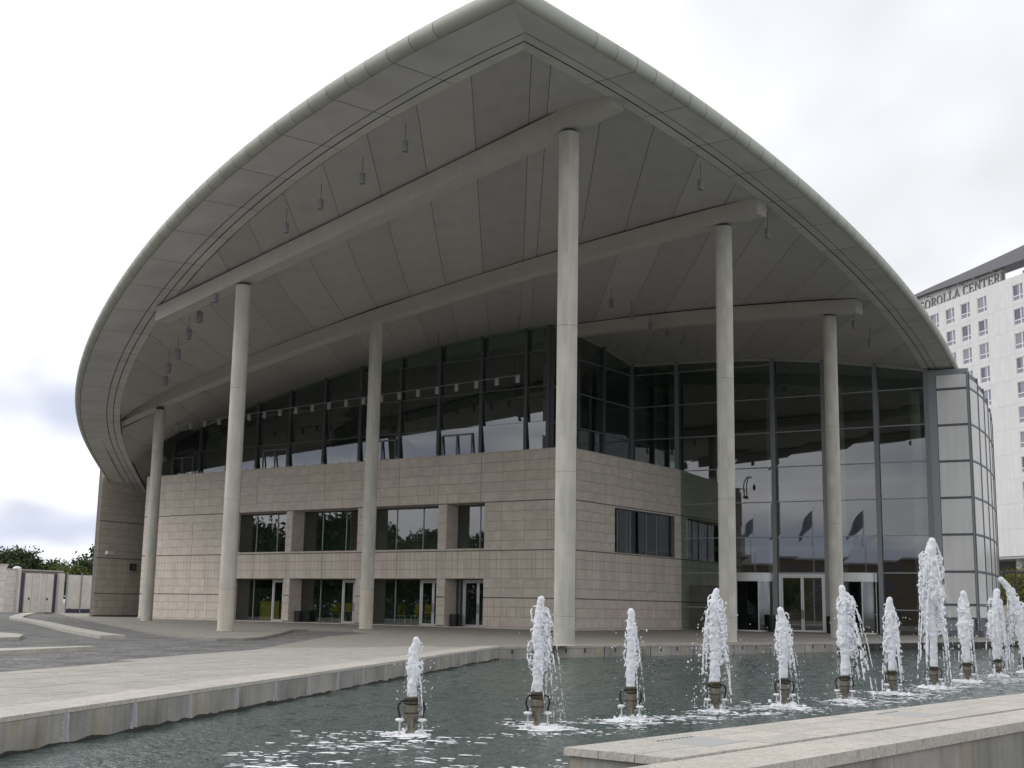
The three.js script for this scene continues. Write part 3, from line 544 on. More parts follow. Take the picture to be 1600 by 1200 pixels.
// ---- interior masses seen through the glass
{
  const line = (pts, yb) => { const sp = new Soup(); for (let i = 0; i + 1 < pts.length; i++) { const n = 12; for (let k = 0; k < n; k++) { const q = (t) => [pts[i][0] + (pts[i + 1][0] - pts[i][0]) * t, pts[i][1] + (pts[i + 1][1] - pts[i][1]) * t], A = q(k / n), B = q((k + 1) / n); sp.quad([A[0], yb, A[1]], [B[0], yb, B[1]], [B[0], roofY(B[0], B[1]) - 0.02, B[1]], [A[0], roofY(A[0], A[1]) - 0.02, A[1]]); } } return sp.geo(); };
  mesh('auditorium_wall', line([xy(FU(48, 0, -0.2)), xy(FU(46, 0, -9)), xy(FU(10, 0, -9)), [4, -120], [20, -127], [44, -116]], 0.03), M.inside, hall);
  mesh('foyer_floor', sheet([xy(FG(0.3, 0, 0.04)), xy(FG(FG.L, 0, 0.04)), [44, -116], [20, -127], [4, -120], xy(FR(LEN_R + 9, 0, -9))], 0.012, 0.3), M.insideFloor, hall);
  mesh('gallery', [sheet([xy(FG(8, 0, -9)), xy(FG(25, 0, -9)), [43, -116], [20, -126.5], [5, -119.5]], 7.2, 0.45), sheet([xy(FG(8, 0, -11)), xy(FG(25, 0, -11)), [43, -116], [20, -126.5], [5, -119.5]], 13.0, 0.45)], M.insideFloor, hall);
  for (const s of [10, 16, 22.3]) mesh('foyer_column', cyl(0.4, 0.4, 21, ...FG(s, 0, -7)), M.column, hall);
  // stair flight rising behind the swing doors
  const st = []; for (let k = 0; k < 22; k++) st.push(FG.box(11.0 + k * 0.33, 11.0 + k * 0.33 + 0.36, k * 0.33, k * 0.33 + 0.12, -6.2, -4.2)); mesh('stair', st, M.insideFloor, hall);
  mesh('stair_rail', [new Soup().quad(FG(11, 0.1, -4.15), FG(18.3, 7.3, -4.15), FG(18.3, 8.3, -4.15), FG(11, 1.1, -4.15)).geo()], M.glassClear, hall);
  // poster panel behind the glass beside the stone wall
  mesh('poster_board', FG.box(5.0, 8.3, 0.2, 3.6, -0.7, -0.6), M.black, hall);
}
// ---- columns
COL.forEach(([x, z, h], i) => {
  const c = sub('column'), top = h - DEPTH - 0.14;
  const prof = (y0, y1) => lathe([[0.0, y0], [0.425, y0], [0.44, y0 + 0.02], [0.44, y1 - 0.02], [0.425, y1], [0, y1]], 36);
  const seg = (y0, y1, m) => { const g = prof(y0, y1), uv = g.attributes.uv; for (let k = 0; k < uv.count; k++) uv.setXY(k, uv.getX(k) * 2.76 + i * 1.7, g.attributes.position.getY(k)); g.translate(x, 0, z); mesh('shaft', g, m, c); };
  const foot = [2.0, 2.25, 2.5, 1.2, 1.2, 1.2][i];
  seg(0, foot, i === 1 || i === 2 ? M.columnFoot : M.column); seg(foot, 7.2, M.column); seg(7.2, 13.5, M.column); seg(13.5, top, M.column);
  mesh('base_ring', lathe([[0.44, 0.0], [0.475, 0.0], [0.475, 0.035], [0.44, 0.05]], 32).translate(x, 0.001, z), M.columnFoot, c);
  mesh('bearing', cyl(0.3, 0.3, 0.3, x, top - 0.05, z, 16), M.deck, c);
});
// ---- soffit beams
for (const { at, d, t0, t1, y } of BEAMS) {
  const n = 20, sp = new Soup(), nk = new Soup(), W = 0.44;
  const P = (t, o, dy) => { const x = at[0] + d[0] * t - d[1] * o, z = at[1] + d[1] * t + d[0] * o; return [x, y(t) + dy, z]; };
  for (let i = 0; i < n; i++) {
    const a = t0 + (t1 - t0) * i / n, b = t0 + (t1 - t0) * (i + 1) / n, u = (b - a), o = [a, 0], D = -DEPTH;
    sp.quad(P(a, W, D), P(b, W, D), P(b, W, -0.10), P(a, W, -0.10), u, 0.9, o); sp.quad(P(b, -W, D), P(a, -W, D), P(a, -W, -0.10), P(b, -W, -0.10), u, 0.9, o);
    sp.quad(P(b, W, D), P(a, W, D), P(a, -W, D), P(b, -W, D), u, 0.88, o); sp.quad(P(a, W, -0.10), P(b, W, -0.10), P(b, -W, -0.10), P(a, -W, -0.10), u, 0.88, o);
    nk.quad(P(a, 0.3, -0.10), P(b, 0.3, -0.10), P(b, 0.3, 0.5), P(a, 0.3, 0.5)); nk.quad(P(b, -0.3, -0.10), P(a, -0.3, -0.10), P(a, -0.3, 0.5), P(b, -0.3, 0.5));
  }
  for (const e of [t0, t1]) sp.quad(P(e, -W, -DEPTH), P(e, W, -DEPTH), P(e, W, -0.10), P(e, -W, -0.10));
  const bm = mesh('roof_beam', sp.geo(), M.beam, hall); mesh('beam_neck', nk.geo(), M.deck, bm);
}
// ---- roof: soffit panels, edge band, rounded nose
const roof = sub('roof');
const lens = (off) => { const a = []; for (let s = 0; s <= 96; s += 3) a.push(edgeXZ(-1, s, off)); const b = []; for (let s = 0; s <= 114; s += 3) b.push(edgeXZ(1, s, off)); return [...b, ...a.reverse()]; };
function clipHalf(poly, a, b, c) { const out = []; for (let i = 0; i < poly.length; i++) { const p = poly[i], q = poly[(i + 1) % poly.length], u = a * p[0] + b * p[1] - c, v = a * q[0] + b * q[1] - c; if (u <= 0) out.push(p); if ((u < 0 && v > 0) || (u > 0 && v < 0)) { const t = u / (u - v); out.push([p[0] + (q[0] - p[0]) * t, p[1] + (q[1] - p[1]) * t]); } } return out; }
function clipLens(poly, L) { let cx = 0, cz = 0; for (const p of L) { cx += p[0] / L.length; cz += p[1] / L.length; } for (let i = 0; i < L.length && poly.length > 2; i++) { const p = L[i], q = L[(i + 1) % L.length]; let a = q[1] - p[1], b = -(q[0] - p[0]); if (Math.hypot(a, b) < 1e-6) continue; let c = a * p[0] + b * p[1]; if (a * cx + b * cz > c) { a = -a; b = -b; c = -c; } poly = clipHalf(poly, a, b, c); } return poly; }
function sheetOver(poly, dy, sp, step = 2.5) { // triangulate a convex plan polygon over the roof surface
  const z0 = Math.min(...poly.map((p) => p[1])), z1 = Math.max(...poly.map((p) => p[1]));
  for (let z = Math.floor(z0 / step) * step; z < z1; z += step) { const q = clipHalf(clipHalf(poly, 0, -1, -z), 0, 1, z + step); if (q.length < 3) continue; const v = q.map((p) => [p[0], roofY(p[0], p[1]) + dy, p[1]]); for (let i = 1; i + 1 < v.length; i++) sp.tri(v[0], v[i + 1], v[i], [q[0][0], q[0][1]], [q[i + 1][0], q[i + 1][1]], [q[i][0], q[i][1]]); }
}
{
  const LI = lens(-0.03), xs = [0.55, 1.35]; for (let x = 1.35; x < 56;) { x += 2.45; xs.push(x); } for (let x = 0.55; x > -44;) { x -= 2.45; xs.unshift(x); }
  const lines = BEAMS.map(({ d, at }) => { let a = -d[1], b = d[0]; if (a < 0) { a = -a; b = -b; } return [a, b, a * at[0] + b * at[1]]; }); // a*x+b*z-c grows to the far right
  const r = rng(41), G = 0.011;
  for (let i = 0; i + 1 < xs.length; i++) for (let bay = 0; bay < 4; bay++) {
    let poly = [[xs[i] + G, -40], [xs[i + 1] - G, -40], [xs[i + 1] - G, -141], [xs[i] + G, -141]];
    if (bay > 0) { const [a, b, c] = lines[bay - 1]; poly = clipHalf(poly, -a, -b, -(c + 0.28)); }
    if (bay < 3) { const [a, b, c] = lines[bay]; poly = clipHalf(poly, a, b, c - 0.28); }
    if (poly.length < 3) continue; poly = clipLens(poly, LI); if (poly.length < 3) continue;
    const sp = new Soup(); sheetOver(poly, 0, sp); if (sp.p.length < 9) continue;
    const g = sp.geo(), uv = g.attributes.uv, ox = r() * 5, oy = r() * 5; for (let k = 0; k < uv.count; k++) uv.setXY(k, uv.getX(k) + ox, uv.getY(k) + oy);
    mesh('soffit_panel', g, M.soffit[Math.floor(r() * 3)], roof);
  }
  for (const { at, d } of BEAMS) { const q = (t, o) => [at[0] + d[0] * t - d[1] * o, at[1] + d[1] * t + d[0] * o], sp = new Soup(); for (let t = -12; t < 90; t += 3) { const p = clipLens([q(t, -0.29), q(t + 3, -0.29), q(t + 3, 0.29), q(t, 0.29)], LI); if (p.length > 2) sheetOver(p, 0.012, sp); } mesh('closing_strip', sp.geo(), M.soffit[0], roof); }
  const dk = new Soup(); const big = [[-60, -38], [60, -38], [60, -142], [-60, -142]]; const LO = lens(0.2); for (let x = -45; x < 60; x += 5) sheetOver(clipLens([[x, -38], [x + 5, -38], [x + 5, -142], [x, -142]], LO), 0.16, dk, 5); mesh('roof_deck', dk.geo(), M.deck, roof);
  const rt = new Soup(), LT = lens(1.7); for (let x = -45; x < 65; x += 5) sheetOver(clipLens([[x, -36], [x + 5, -36], [x + 5, -142], [x, -142]], LT), 1.0, rt, 5); mesh('roof_sheeting', rt.geo(), M.coat, roof);
}
for (const side of [-1, 1]) {
  const max = SIDE[side].max, real = (sd, o) => o <= 1 ? o : 1 + (o - 1) * (sd < 0 ? 1.10 : 0.66);
  const mitre = (o) => { const a = real(-1, o), b = real(1, o), tl = SIDE[-1].th, tr = SIDE[1].th; const A = [-Math.cos(tl), Math.sin(tl)], B = [Math.cos(tr), Math.sin(tr)], det = A[0] * B[1] - A[1] * B[0], x = (a * B[1] - A[1] * b) / det, z = (A[0] * b - a * B[0]) / det; return side < 0 ? -x * Math.sin(tl) - z * Math.cos(tl) : x * Math.sin(tr) - z * Math.cos(tr); };
  const at = (s, off, dy, first) => { const q = first ? mitre(off) : s, p = edgeXZ(side, q, real(side, off)); return [p[0], edgeH(side, q) + dy, p[1]]; };
  const r = rng(side + 9);
  const strip = (s0, s1, o0, o1, dy, first, off) => { const sp = new Soup(); sp.off = off; const n = 3; for (let i = 0; i < n; i++) { const a = s0 + (s1 - s0) * i / n, b = s0 + (s1 - s0) * (i + 1) / n, f = first && i === 0; sp.quad(at(a, o0, dy, f), at(b, o0, dy), at(b, o1, dy), at(a, o1, dy, f), b - a, o1 - o0, [off[0] + a, off[1]]); } return sp.geo(); };
  const J = 4.35;
  for (let s = 0, k = 0; s < max; s += J, k++) {
    const a = s + (k ? 0.02 : 0), b = Math.min(max, s + J) - 0.02, off = [r() * 5, r() * 5];
    mesh('edge_panel', strip(a, b, 1.03, 2.83, 0, !k, off), M.band, roof);
    mesh('drip_strip', strip(a, b, 0.53, 0.975, 0.01, !k, off), M.band, roof);
    mesh('inner_strip', strip(a, b, -0.02, 0.475, 0, !k, off), M.bandIn, roof);
  }
  const dk = new Soup(); for (let s = 0; s < max; s += 3) { const f = s === 0; dk.quad(at(s, -0.1, 0.10, f), at(s + 3, -0.1, 0.10), at(s + 3, 2.9, 0.10), at(s, 2.9, 0.10, f)); } mesh('band_backing', dk.geo(), M.deck, roof);
  // nose: half-round shells, one after another, over a dark core
  const shell = (s0, s1, rad, first, n) => { const sp = new Soup(), m = 14; const P = (s, k, f) => { const ang = -Math.PI / 2 + (Math.PI * 1.08) * k / m, off = 2.86 + Math.cos(ang) * rad; return at(s, off, 0.36 + Math.sin(ang) * rad, f); }; for (let i = 0; i < n; i++) for (let k = 0; k < m; k++) { const a = s0 + (s1 - s0) * i / n, b = s0 + (s1 - s0) * (i + 1) / n, f = first && i === 0; sp.quad(P(a, k, f), P(b, k), P(b, k + 1), P(a, k + 1, f), b - a, rad * Math.PI / m, [a, rad * Math.PI * k / m]); } const g = sp.geo(); return g; };
  const core = []; for (let s = 0; s < max; s += 4) core.push(shell(s, Math.min(max, s + 4), 0.352, s === 0, 3)); mesh('nose_core', core, M.deck, roof);
  for (let s = 0, k = 0; s < max; s += J / 3, k++) { const g = shell(s + (k ? 0.014 : 0), Math.min(max, s + J / 3) - 0.014, 0.375, !k, 2); smooth(g); mesh('nose_segment', g, M.coat, roof); }
  const tp = new Soup(); for (let s = 0; s < max; s += 3) { const f = s === 0; tp.quad(at(s, 2.0, 0.84, f), at(s + 3, 2.0, 0.84), at(s + 3, 2.86, 0.725), at(s, 2.86, 0.725, f)); } mesh('eaves_flashing', tp.geo(), M.coat, roof);
}
function smooth(g) { // weld normals of a soup by position
  const p = g.attributes.position, n = g.attributes.normal, m = new Map(), key = (i) => `${Math.round(p.getX(i) * 500)},${Math.round(p.getY(i) * 500)},${Math.round(p.getZ(i) * 500)}`;
  for (let i = 0; i < p.count; i++) { const k = key(i), v = m.get(k) ?? [0, 0, 0]; v[0] += n.getX(i); v[1] += n.getY(i); v[2] += n.getZ(i); m.set(k, v); }
  for (let i = 0; i < p.count; i++) { const v = m.get(key(i)), L = Math.hypot(...v) || 1; n.setXYZ(i, v[0] / L, v[1] / L, v[2] / L); }
}
// ---- clerestory above the tower flank and the wall closing the rear
{
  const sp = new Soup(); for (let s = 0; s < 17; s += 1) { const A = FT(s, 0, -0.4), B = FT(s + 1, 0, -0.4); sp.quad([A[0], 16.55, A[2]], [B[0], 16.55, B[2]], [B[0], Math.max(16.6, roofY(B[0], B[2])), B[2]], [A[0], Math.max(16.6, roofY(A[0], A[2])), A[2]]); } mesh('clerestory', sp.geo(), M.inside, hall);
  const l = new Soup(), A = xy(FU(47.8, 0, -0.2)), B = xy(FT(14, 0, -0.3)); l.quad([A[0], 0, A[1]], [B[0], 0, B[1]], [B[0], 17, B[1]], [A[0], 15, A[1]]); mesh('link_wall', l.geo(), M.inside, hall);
}
// ---- white panel facade at the right end, turning away
{
  const end = xy(FG(FG.L, 0, 0.02)), wall = sub('panel_wall');
  let p = [end[0] + FG.e[0] * 0.06, end[1] + FG.e[1] * 0.06], h = Math.atan2(FG.e[0], -FG.e[1]);
  const ROW = [1.3, 2.3, 4.72, 7.46, 10.2, 12.95, 15.7, 18.46, 21.0];
  const heads = [Math.PI - Math.atan2(FG.e[0], FG.e[1]), 32, 28.5, 25.8, 24, 22.6, 21.4, 20.2, 19].map((a, i) => i ? a * Math.PI / 180 : Math.atan2(FG.e[0], -FG.e[1]));
  const W = [3.0, 2.95, 2.95, 2.95, 2.95, 2.95, 2.95, 2.95, 2.95];
  heads.forEach((a, i) => {
    const q = [p[0] + Math.sin(a) * W[i], p[1] - Math.cos(a) * W[i]], F = frame(p, q, 1); if (i && F.n[0] < 0) { F.n = [-F.n[0], -F.n[1]]; F.N = sc(F.N, -1); }
    const lead = i === 0 ? 0.62 : 0.09, top = Math.min(roofY(...p), roofY(...q), 20.9 - (i ? 0.3 : 0));
    const bay = mesh('bay_frame', [F.box(0, lead, 0.4, top + 0.3, -0.25, 0.08), F.box(W[i] - 0.09, W[i], 0.4, top + 0.3, -0.25, 0.08), F.box(0, W[i], 0.4, top + 0.3, -0.3, -0.03)], i ? M.panelFrame : M.steelLight, wall);
    mesh('plinth', F.box(0, W[i], 0, 0.45, -0.3, 0.3), M.steel, bay);
    for (let k = 0; k + 1 < ROW.length; k++) { const y0 = ROW[k] + 0.09, y1 = Math.min(ROW[k + 1] - 0.09, top - 0.15); if (y1 > y0 + 0.2) mesh('white_panel', F.box(lead + 0.05, W[i] - 0.14, y0, y1, -0.02, 0.035, [i * 3, k * 2]), M.milk, bay); }
    for (const y of ROW) if (y < top) mesh('rail', F.box(lead, W[i] - 0.09, y - 0.06, y + 0.06, -0.02, 0.07), M.panelFrame, bay);
    p = q;
  });
  // closing wall behind, never seen from the front
  mesh('rear_wall', new Soup().quad([p[0], 0, p[1]], [20, 0, -140], [20, 18, -140], [p[0], 20, p[1]]).quad([20, 0, -140], [-36, 0, -141], [-36, 14, -141], [20, 18, -140]).geo(), M.inside, hall);
}

// ================================================================ lamps under the roof
{
  const proto = (r, h, rodL) => { const t = thing('pendant_lamp', '', 'pendant lamp'); mesh('rod', cyl(0.016, 0.016, rodL, 0, 0, 0, 6), M.steel, t); mesh('shade', lathe([[0.05, 0.06], [r, 0.04], [r, -h], [r - 0.02, -h - 0.02], [r - 0.04, -h], [r - 0.04, -0.02]], 18), M.lampGrey, t); mesh('diffuser', new THREE.CylinderGeometry(r - 0.05, r - 0.05, 0.02, 16).translate(0, -h + 0.05, 0), M.cap, t); return t; };
  const ord = ['first', 'second', 'third', 'fourth', 'fifth', 'sixth'];
  const sets = [
    ['left edge', [[-17.54, -73.27], [-19.34, -77.14], [-20.84, -80.53], [-22.62, -84.88], [-24.1, -88.23], [-25.27, -91.9]], 'cylindrical grey lamp hanging by the curved left roof edge, ORD from the top', 0.19, 0.62],
    ['front', [[-4.95, -54.43], [-7.25, -57.99], [-9.63, -60.93], [-11.82, -63.85]], 'grey lamp hanging above the topmost beam left of the tallest column, ORD from the right', 0.14, 0.45],
    ['middle', [[6.62, -84.29], [8.37, -88.25], [10.09, -91.93], [11.71, -94.85], [13.18, -97.5], [14.65, -99.39]], 'small dark lamp in the row right of the tallest column, ORD from the left', 0.15, 0.5],
    ['right', [[8.99, -59.55], [13.64, -66.54], [22.93, -84.05], [25.17, -88.24]], 'grey lamp hanging near the right roof edge, ORD from the top', 0.14, 0.45],
  ];
  for (const [, pts, lab, r, h] of sets) pts.forEach(([x, z], i) => { const L = 0.85; const t = proto(r, h, L); t.position.set(x, roofY(x, z) - L, z); t.userData.label = lab.replace('ORD', ord[i]); t.userData.group = 'pendant lamps under the roof'; });
  // long rail of spot cylinders in front of the upper glazing
  const n2 = 2.0, rail = thing('light_rail', 'long thin rail of small white cylinder lamps hung before the upper windows', 'light rail');
  const RP = (s) => FL(s, 18.42 - (s - 3.2) * 0.0245, n2);
  mesh('rail', rod(RP(2.9), RP(49), 0.035), M.steelLight, rail);
  const cg = lathe([[0.0, 0.0], [0.16, 0.0], [0.16, -0.52], [0.12, -0.54], [0.12, -0.5], [0, -0.48]], 14);
  for (let i = 0, s = 3.2; s < 48.5; s += 1.92, i++) { const p = RP(s), m = mesh('lamp', cg, M.railLamp, rail); m.position.set(p[0], p[1] - 0.04, p[2]); if (i % 4 === 0 || i === 0) { const y = roofY(p[0], p[2]); mesh('cable', rod([p[0], p[1], p[2]], [p[0], y, p[2]], 0.022), M.steel, rail); } }
  // little white lamps along the parapet
  const pr = thing('parapet_lights', 'string of tiny white lights along the top of the left stone parapet', 'string lights');
  const bg = new THREE.SphereGeometry(0.055, 8, 6);
  for (let s = 11.5; s < 44; s += 1.03) { const m = mesh('bulb', bg, M.cap, pr), p = FL(s, TOP + 0.16, -0.03); m.position.set(...p); mesh('spike', rod(FL(s, TOP, -0.03), p, 0.014, 5), M.alu, m).position.set(-p[0], -p[1], -p[2]); }
}
// cameras and box on the tower flank
{
  const c = thing('security_camera', 'small white security camera on the dark tower flank at left', 'camera');
  mesh('bracket', FT.box(1.1, 1.2, 6.0, 6.1, 0, 0.5), M.steel, c); mesh('housing', FT.box(0.7, 1.5, 6.05, 6.4, 0.35, 0.75), M.cap, c); mesh('lens', FT.box(1.5, 1.56, 6.1, 6.32, 0.42, 0.68), M.black, c);
  const b = thing('wall_box', 'small dark box mounted on the tower flank below the camera', 'wall box'); mesh('case', FT.box(4.5, 5.2, 4.6, 5.3, 0, 0.25), M.black, b); mesh('lid', FT.box(4.55, 5.15, 4.65, 5.25, 0.25, 0.3), M.steel, b);
  const w = thing('wall_lamp', 'black hooked wall lamp beside the glass on the second column from right', 'wall lamp');
  const p = FG(10.2, 11.6, 0.3); mesh('arm', tube([[p[0], p[1] - 0.9, p[2]], [p[0], p[1] + 0.3, p[2]], [p[0] + 0.35, p[1] + 0.75, p[2]], [p[0] + 0.8, p[1] + 0.5, p[2]], [p[0] + 0.85, p[1] + 0.1, p[2]]], 0.045), M.black, w); mesh('lantern', lathe([[0, 0.3], [0.12, 0.2], [0.2, -0.1], [0.16, -0.35], [0, -0.4]], 12).translate(p[0] + 0.85, p[1], p[2]), M.black, w); mesh('bracket', FG.box(10.1, 10.3, 10.6, 10.8, 0, 0.35), M.black, w);
  // bins by the doors
  const bin = thing('litter_bin', '', 'bin');
  mesh('body', lathe([[0.30, 0.02], [0.34, 0.06], [0.36, 0.95], [0.33, 0.97], [0.32, 0.9], [0, 0.88]], 4).rotateY(Math.PI / 4 + 0.64), M.black, bin); mesh('rim', new THREE.TorusGeometry(0.35, 0.025, 6, 4).rotateX(Math.PI / 2).rotateY(0.64).translate(0, 0.97, 0), M.steel, bin);
  const spots = [[FL(27.5, 0, -0.6), 'black bin between the second and third doors of the left front'], [FL(10.7, 0, -0.6), 'black bin beside the rightmost door of the left front'], [FG(12.6, 0, 1.0), 'black bin between the left revolving door and the white doors'], [FG(17.35, 0, 1.2), 'black bin between the white doors and the right column']];
  spots.forEach(([p, l], i) => { const o = i ? dup(bin, l) : bin; o.userData.label = l; o.userData.group = 'black bins by the doors'; o.position.set(...p); if (i > 1) o.scale.set(1, 1.35, 1); });
  // cafe furniture behind the ground-floor glass
  const ctr = thing('yellow_counter', 'yellow counter behind the glass next to the leftmost door', 'counter'); mesh('body', FL.box(32.0, 34.4, 0.05, 1.75, -3.4, -2.6), M.yellow, ctr); mesh('top', FL.box(31.9, 34.5, 1.75, 1.82, -3.5, -2.5), M.black, ctr);
  const ch = thing('cafe_chair', '', 'chair');
  mesh('seat', boxc(0.5, 0.05, 0.5, 0, 0.5, 0), M.yellow, ch); mesh('backrest', boxc(0.5, 0.5, 0.04, 0, 0.85, -0.24), M.yellow, ch); for (const [a, b] of [[-1, -1], [1, -1], [-1, 1], [1, 1]]) mesh('leg', rod([a * 0.22, 0, b * 0.22], [a * 0.2, 0.49, b * 0.2], 0.018), M.alu, ch);
  const cs = [[25.6, -3.1, 0.3, 'yellow cafe chair behind the second window, left one'], [24.4, -3.0, -0.6, 'yellow cafe chair behind the second window, right one'], [17.6, -2.8, 0.9, 'yellow cafe chair behind the third window, leftmost'], [16.6, -3.1, -0.4, 'yellow cafe chair behind the third window, second from left'], [15.0, -3.0, 2.4, 'yellow cafe chair behind the third window, second from right'], [13.8, -2.9, 0.2, 'yellow cafe chair behind the third window, next to its door']];
  cs.forEach(([s, d, a, l], i) => { const o = i ? dup(ch, l) : ch; o.userData.label = l; o.userData.group = 'yellow cafe chairs behind the glass'; o.position.set(...FL(s, 0.03, d)); o.rotation.y = a; o.scale.setScalar(1.5); });
}

// ================================================================ fountain
function surfaceNet(bounds, cell, balls) { // metaballs [x,y,z,r] meshed by naive surface nets
  const [x0, y0, z0, x1, y1, z1] = bounds, nx = Math.ceil((x1 - x0) / cell) + 2, ny = Math.ceil((y1 - y0) / cell) + 2, nz = Math.ceil((z1 - z0) / cell) + 2;
  const f = new Float32Array(nx * ny * nz);
  for (const [bx, by, bz, br] of balls) {
    const R = br * 1.9, i0 = Math.max(0, Math.floor((bx - R - x0) / cell)), i1 = Math.min(nx - 1, Math.ceil((bx + R - x0) / cell)), j0 = Math.max(0, Math.floor((by - R - y0) / cell)), j1 = Math.min(ny - 1, Math.ceil((by + R - y0) / cell)), k0 = Math.max(0, Math.floor((bz - R - z0) / cell)), k1 = Math.min(nz - 1, Math.ceil((bz + R - z0) / cell));
    for (let k = k0; k <= k1; k++) for (let j = j0; j <= j1; j++) for (let i = i0; i <= i1; i++) { const d = ((x0 + i * cell - bx) ** 2 + (y0 + j * cell - by) ** 2 + (z0 + k * cell - bz) ** 2) / (R * R); if (d < 1) f[(k * ny + j) * nx + i] += (1 - d) ** 2; }
  }
  const iso = 0.52, id = new Int32Array(nx * ny * nz).fill(-1), pos = [], idx = [];
  const at = (i, j, k) => f[(k * ny + j) * nx + i] - iso;
  for (let k = 0; k + 1 < nz; k++) for (let j = 0; j + 1 < ny; j++) for (let i = 0; i + 1 < nx; i++) {
    let sx = 0, sy = 0, sz = 0, n = 0;
    const v = []; for (let c = 0; c < 8; c++) v.push(at(i + (c & 1), j + ((c >> 1) & 1), k + (c >> 2)));
    let in_ = 0; for (const q of v) if (q > 0) in_++; if (in_ === 0 || in_ === 8) continue;
    for (let a = 0; a < 8; a++) for (const b of [a | 1, a | 2, a | 4]) if (b !== a && (v[a] > 0) !== (v[b] > 0)) { const t = v[a] / (v[a] - v[b]); sx += (a & 1) + t * ((b & 1) - (a & 1)); sy += ((a >> 1) & 1) + t * (((b >> 1) & 1) - ((a >> 1) & 1)); sz += (a >> 2) + t * ((b >> 2) - (a >> 2)); n++; }
    id[(k * ny + j) * nx + i] = pos.length / 3; pos.push(x0 + (i + sx / n) * cell, y0 + (j + sy / n) * cell, z0 + (k + sz / n) * cell);
  }
  const I = (i, j, k) => id[(k * ny + j) * nx + i];
  for (let k = 1; k + 1 < nz; k++) for (let j = 1; j + 1 < ny; j++) for (let i = 1; i + 1 < nx; i++) {
    const a = at(i, j, k) > 0;
    if (a !== at(i + 1, j, k) > 0) { const q = [I(i, j - 1, k - 1), I(i, j, k - 1), I(i, j, k), I(i, j - 1, k)]; if (!a) q.reverse(); idx.push(q[0], q[1], q[2], q[0], q[2], q[3]); }
    if (a !== at(i, j + 1, k) > 0) { const q = [I(i - 1, j, k - 1), I(i - 1, j, k), I(i, j, k), I(i, j, k - 1)]; if (!a) q.reverse(); idx.push(q[0], q[1], q[2], q[0], q[2], q[3]); }
    if (a !== at(i, j, k + 1) > 0) { const q = [I(i - 1, j - 1, k), I(i, j - 1, k), I(i, j, k), I(i - 1, j, k)]; if (!a) q.reverse(); idx.push(q[0], q[1], q[2], q[0], q[2], q[3]); }
  }
  const g = new THREE.BufferGeometry(); g.setAttribute('position', new THREE.Float32BufferAttribute(pos, 3)); g.setIndex(idx); g.computeVertexNormals(); return g;
}
const ORD = ['leftmost', 'second', 'third', 'fourth', 'fifth', 'sixth', 'seventh', 'eighth', 'ninth', 'tenth', 'eleventh'];
const where = (i) => i === 0 ? 'leftmost of the row' : i === 10 ? 'last of the row at the right border' : `${ORD[i]} from the left in the row`;
const NH = 0.60; // nozzle height above the water
{
  const proto = thing('fountain_nozzle', '', 'fountain nozzle');
  mesh('body', lathe([[0.055, -0.35], [0.06, 0.0], [0.085, 0.015], [0.09, 0.05], [0.05, 0.10], [0.048, 0.14], [0.075, 0.2], [0.105, 0.27], [0.112, 0.32], [0.112, 0.46], [0.10, 0.475], [0.10, 0.49]], 24), M.bronze, proto);
  mesh('flange', [lathe([[0.10, 0.488], [0.128, 0.49], [0.128, 0.515], [0.104, 0.52], [0.104, 0.54], [0.118, 0.545], [0.118, 0.585], [0.10, 0.60], [0.075, 0.60], [0.07, 0.52]], 24), lathe([[0.112, 0.335], [0.119, 0.34], [0.119, 0.36], [0.112, 0.365]], 24)], M.bronzeDark, proto);
  for (let k = 0; k < 6; k++) { const a = k * Math.PI / 3 + 0.3; mesh('bolt', cyl(0.012, 0.012, 0.03, Math.cos(a) * 0.117, 0.512, Math.sin(a) * 0.117, 6), M.bronzeDark, proto); }
  for (const s of [-1, 1]) {
    mesh('hose', tube([[s * 0.09, 0.53, 0.02], [s * 0.15, 0.535, 0.03], [s * 0.195, 0.49, 0.04], [s * 0.205, 0.41, 0.04], [s * 0.185, 0.33, 0.04], [s * 0.175, 0.27, 0.04]], 0.017, 8), M.rubber, proto);
    const l = mesh('lamp', lathe([[0, 0.275], [0.05, 0.27], [0.075, 0.25], [0.078, 0.235], [0.045, 0.22], [0.02, 0.215]], 16).translate(s * 0.175, 0, 0.04), M.cap, proto);
    mesh('pipe', cyl(0.014, 0.014, 0.56, s * 0.175, -0.34, 0.04, 8), M.alu, l);
    mesh('strut', rod([s * 0.08, 0.2, 0.01], [s * 0.16, 0.235, 0.04], 0.01), M.bronzeDark, proto);
  }
  NZ.forEach(([x, z], i) => { const o = i ? dup(proto) : proto; o.userData.label = `bronze fountain nozzle with two white lamp caps, ${where(i)}`; o.userData.group = 'fountain nozzles in the pool'; o.position.set(x, WATER, z); o.rotation.y = 0.35 * Math.sin(i * 2.3) - Math.atan2(x, -z) * 0.6; });
}
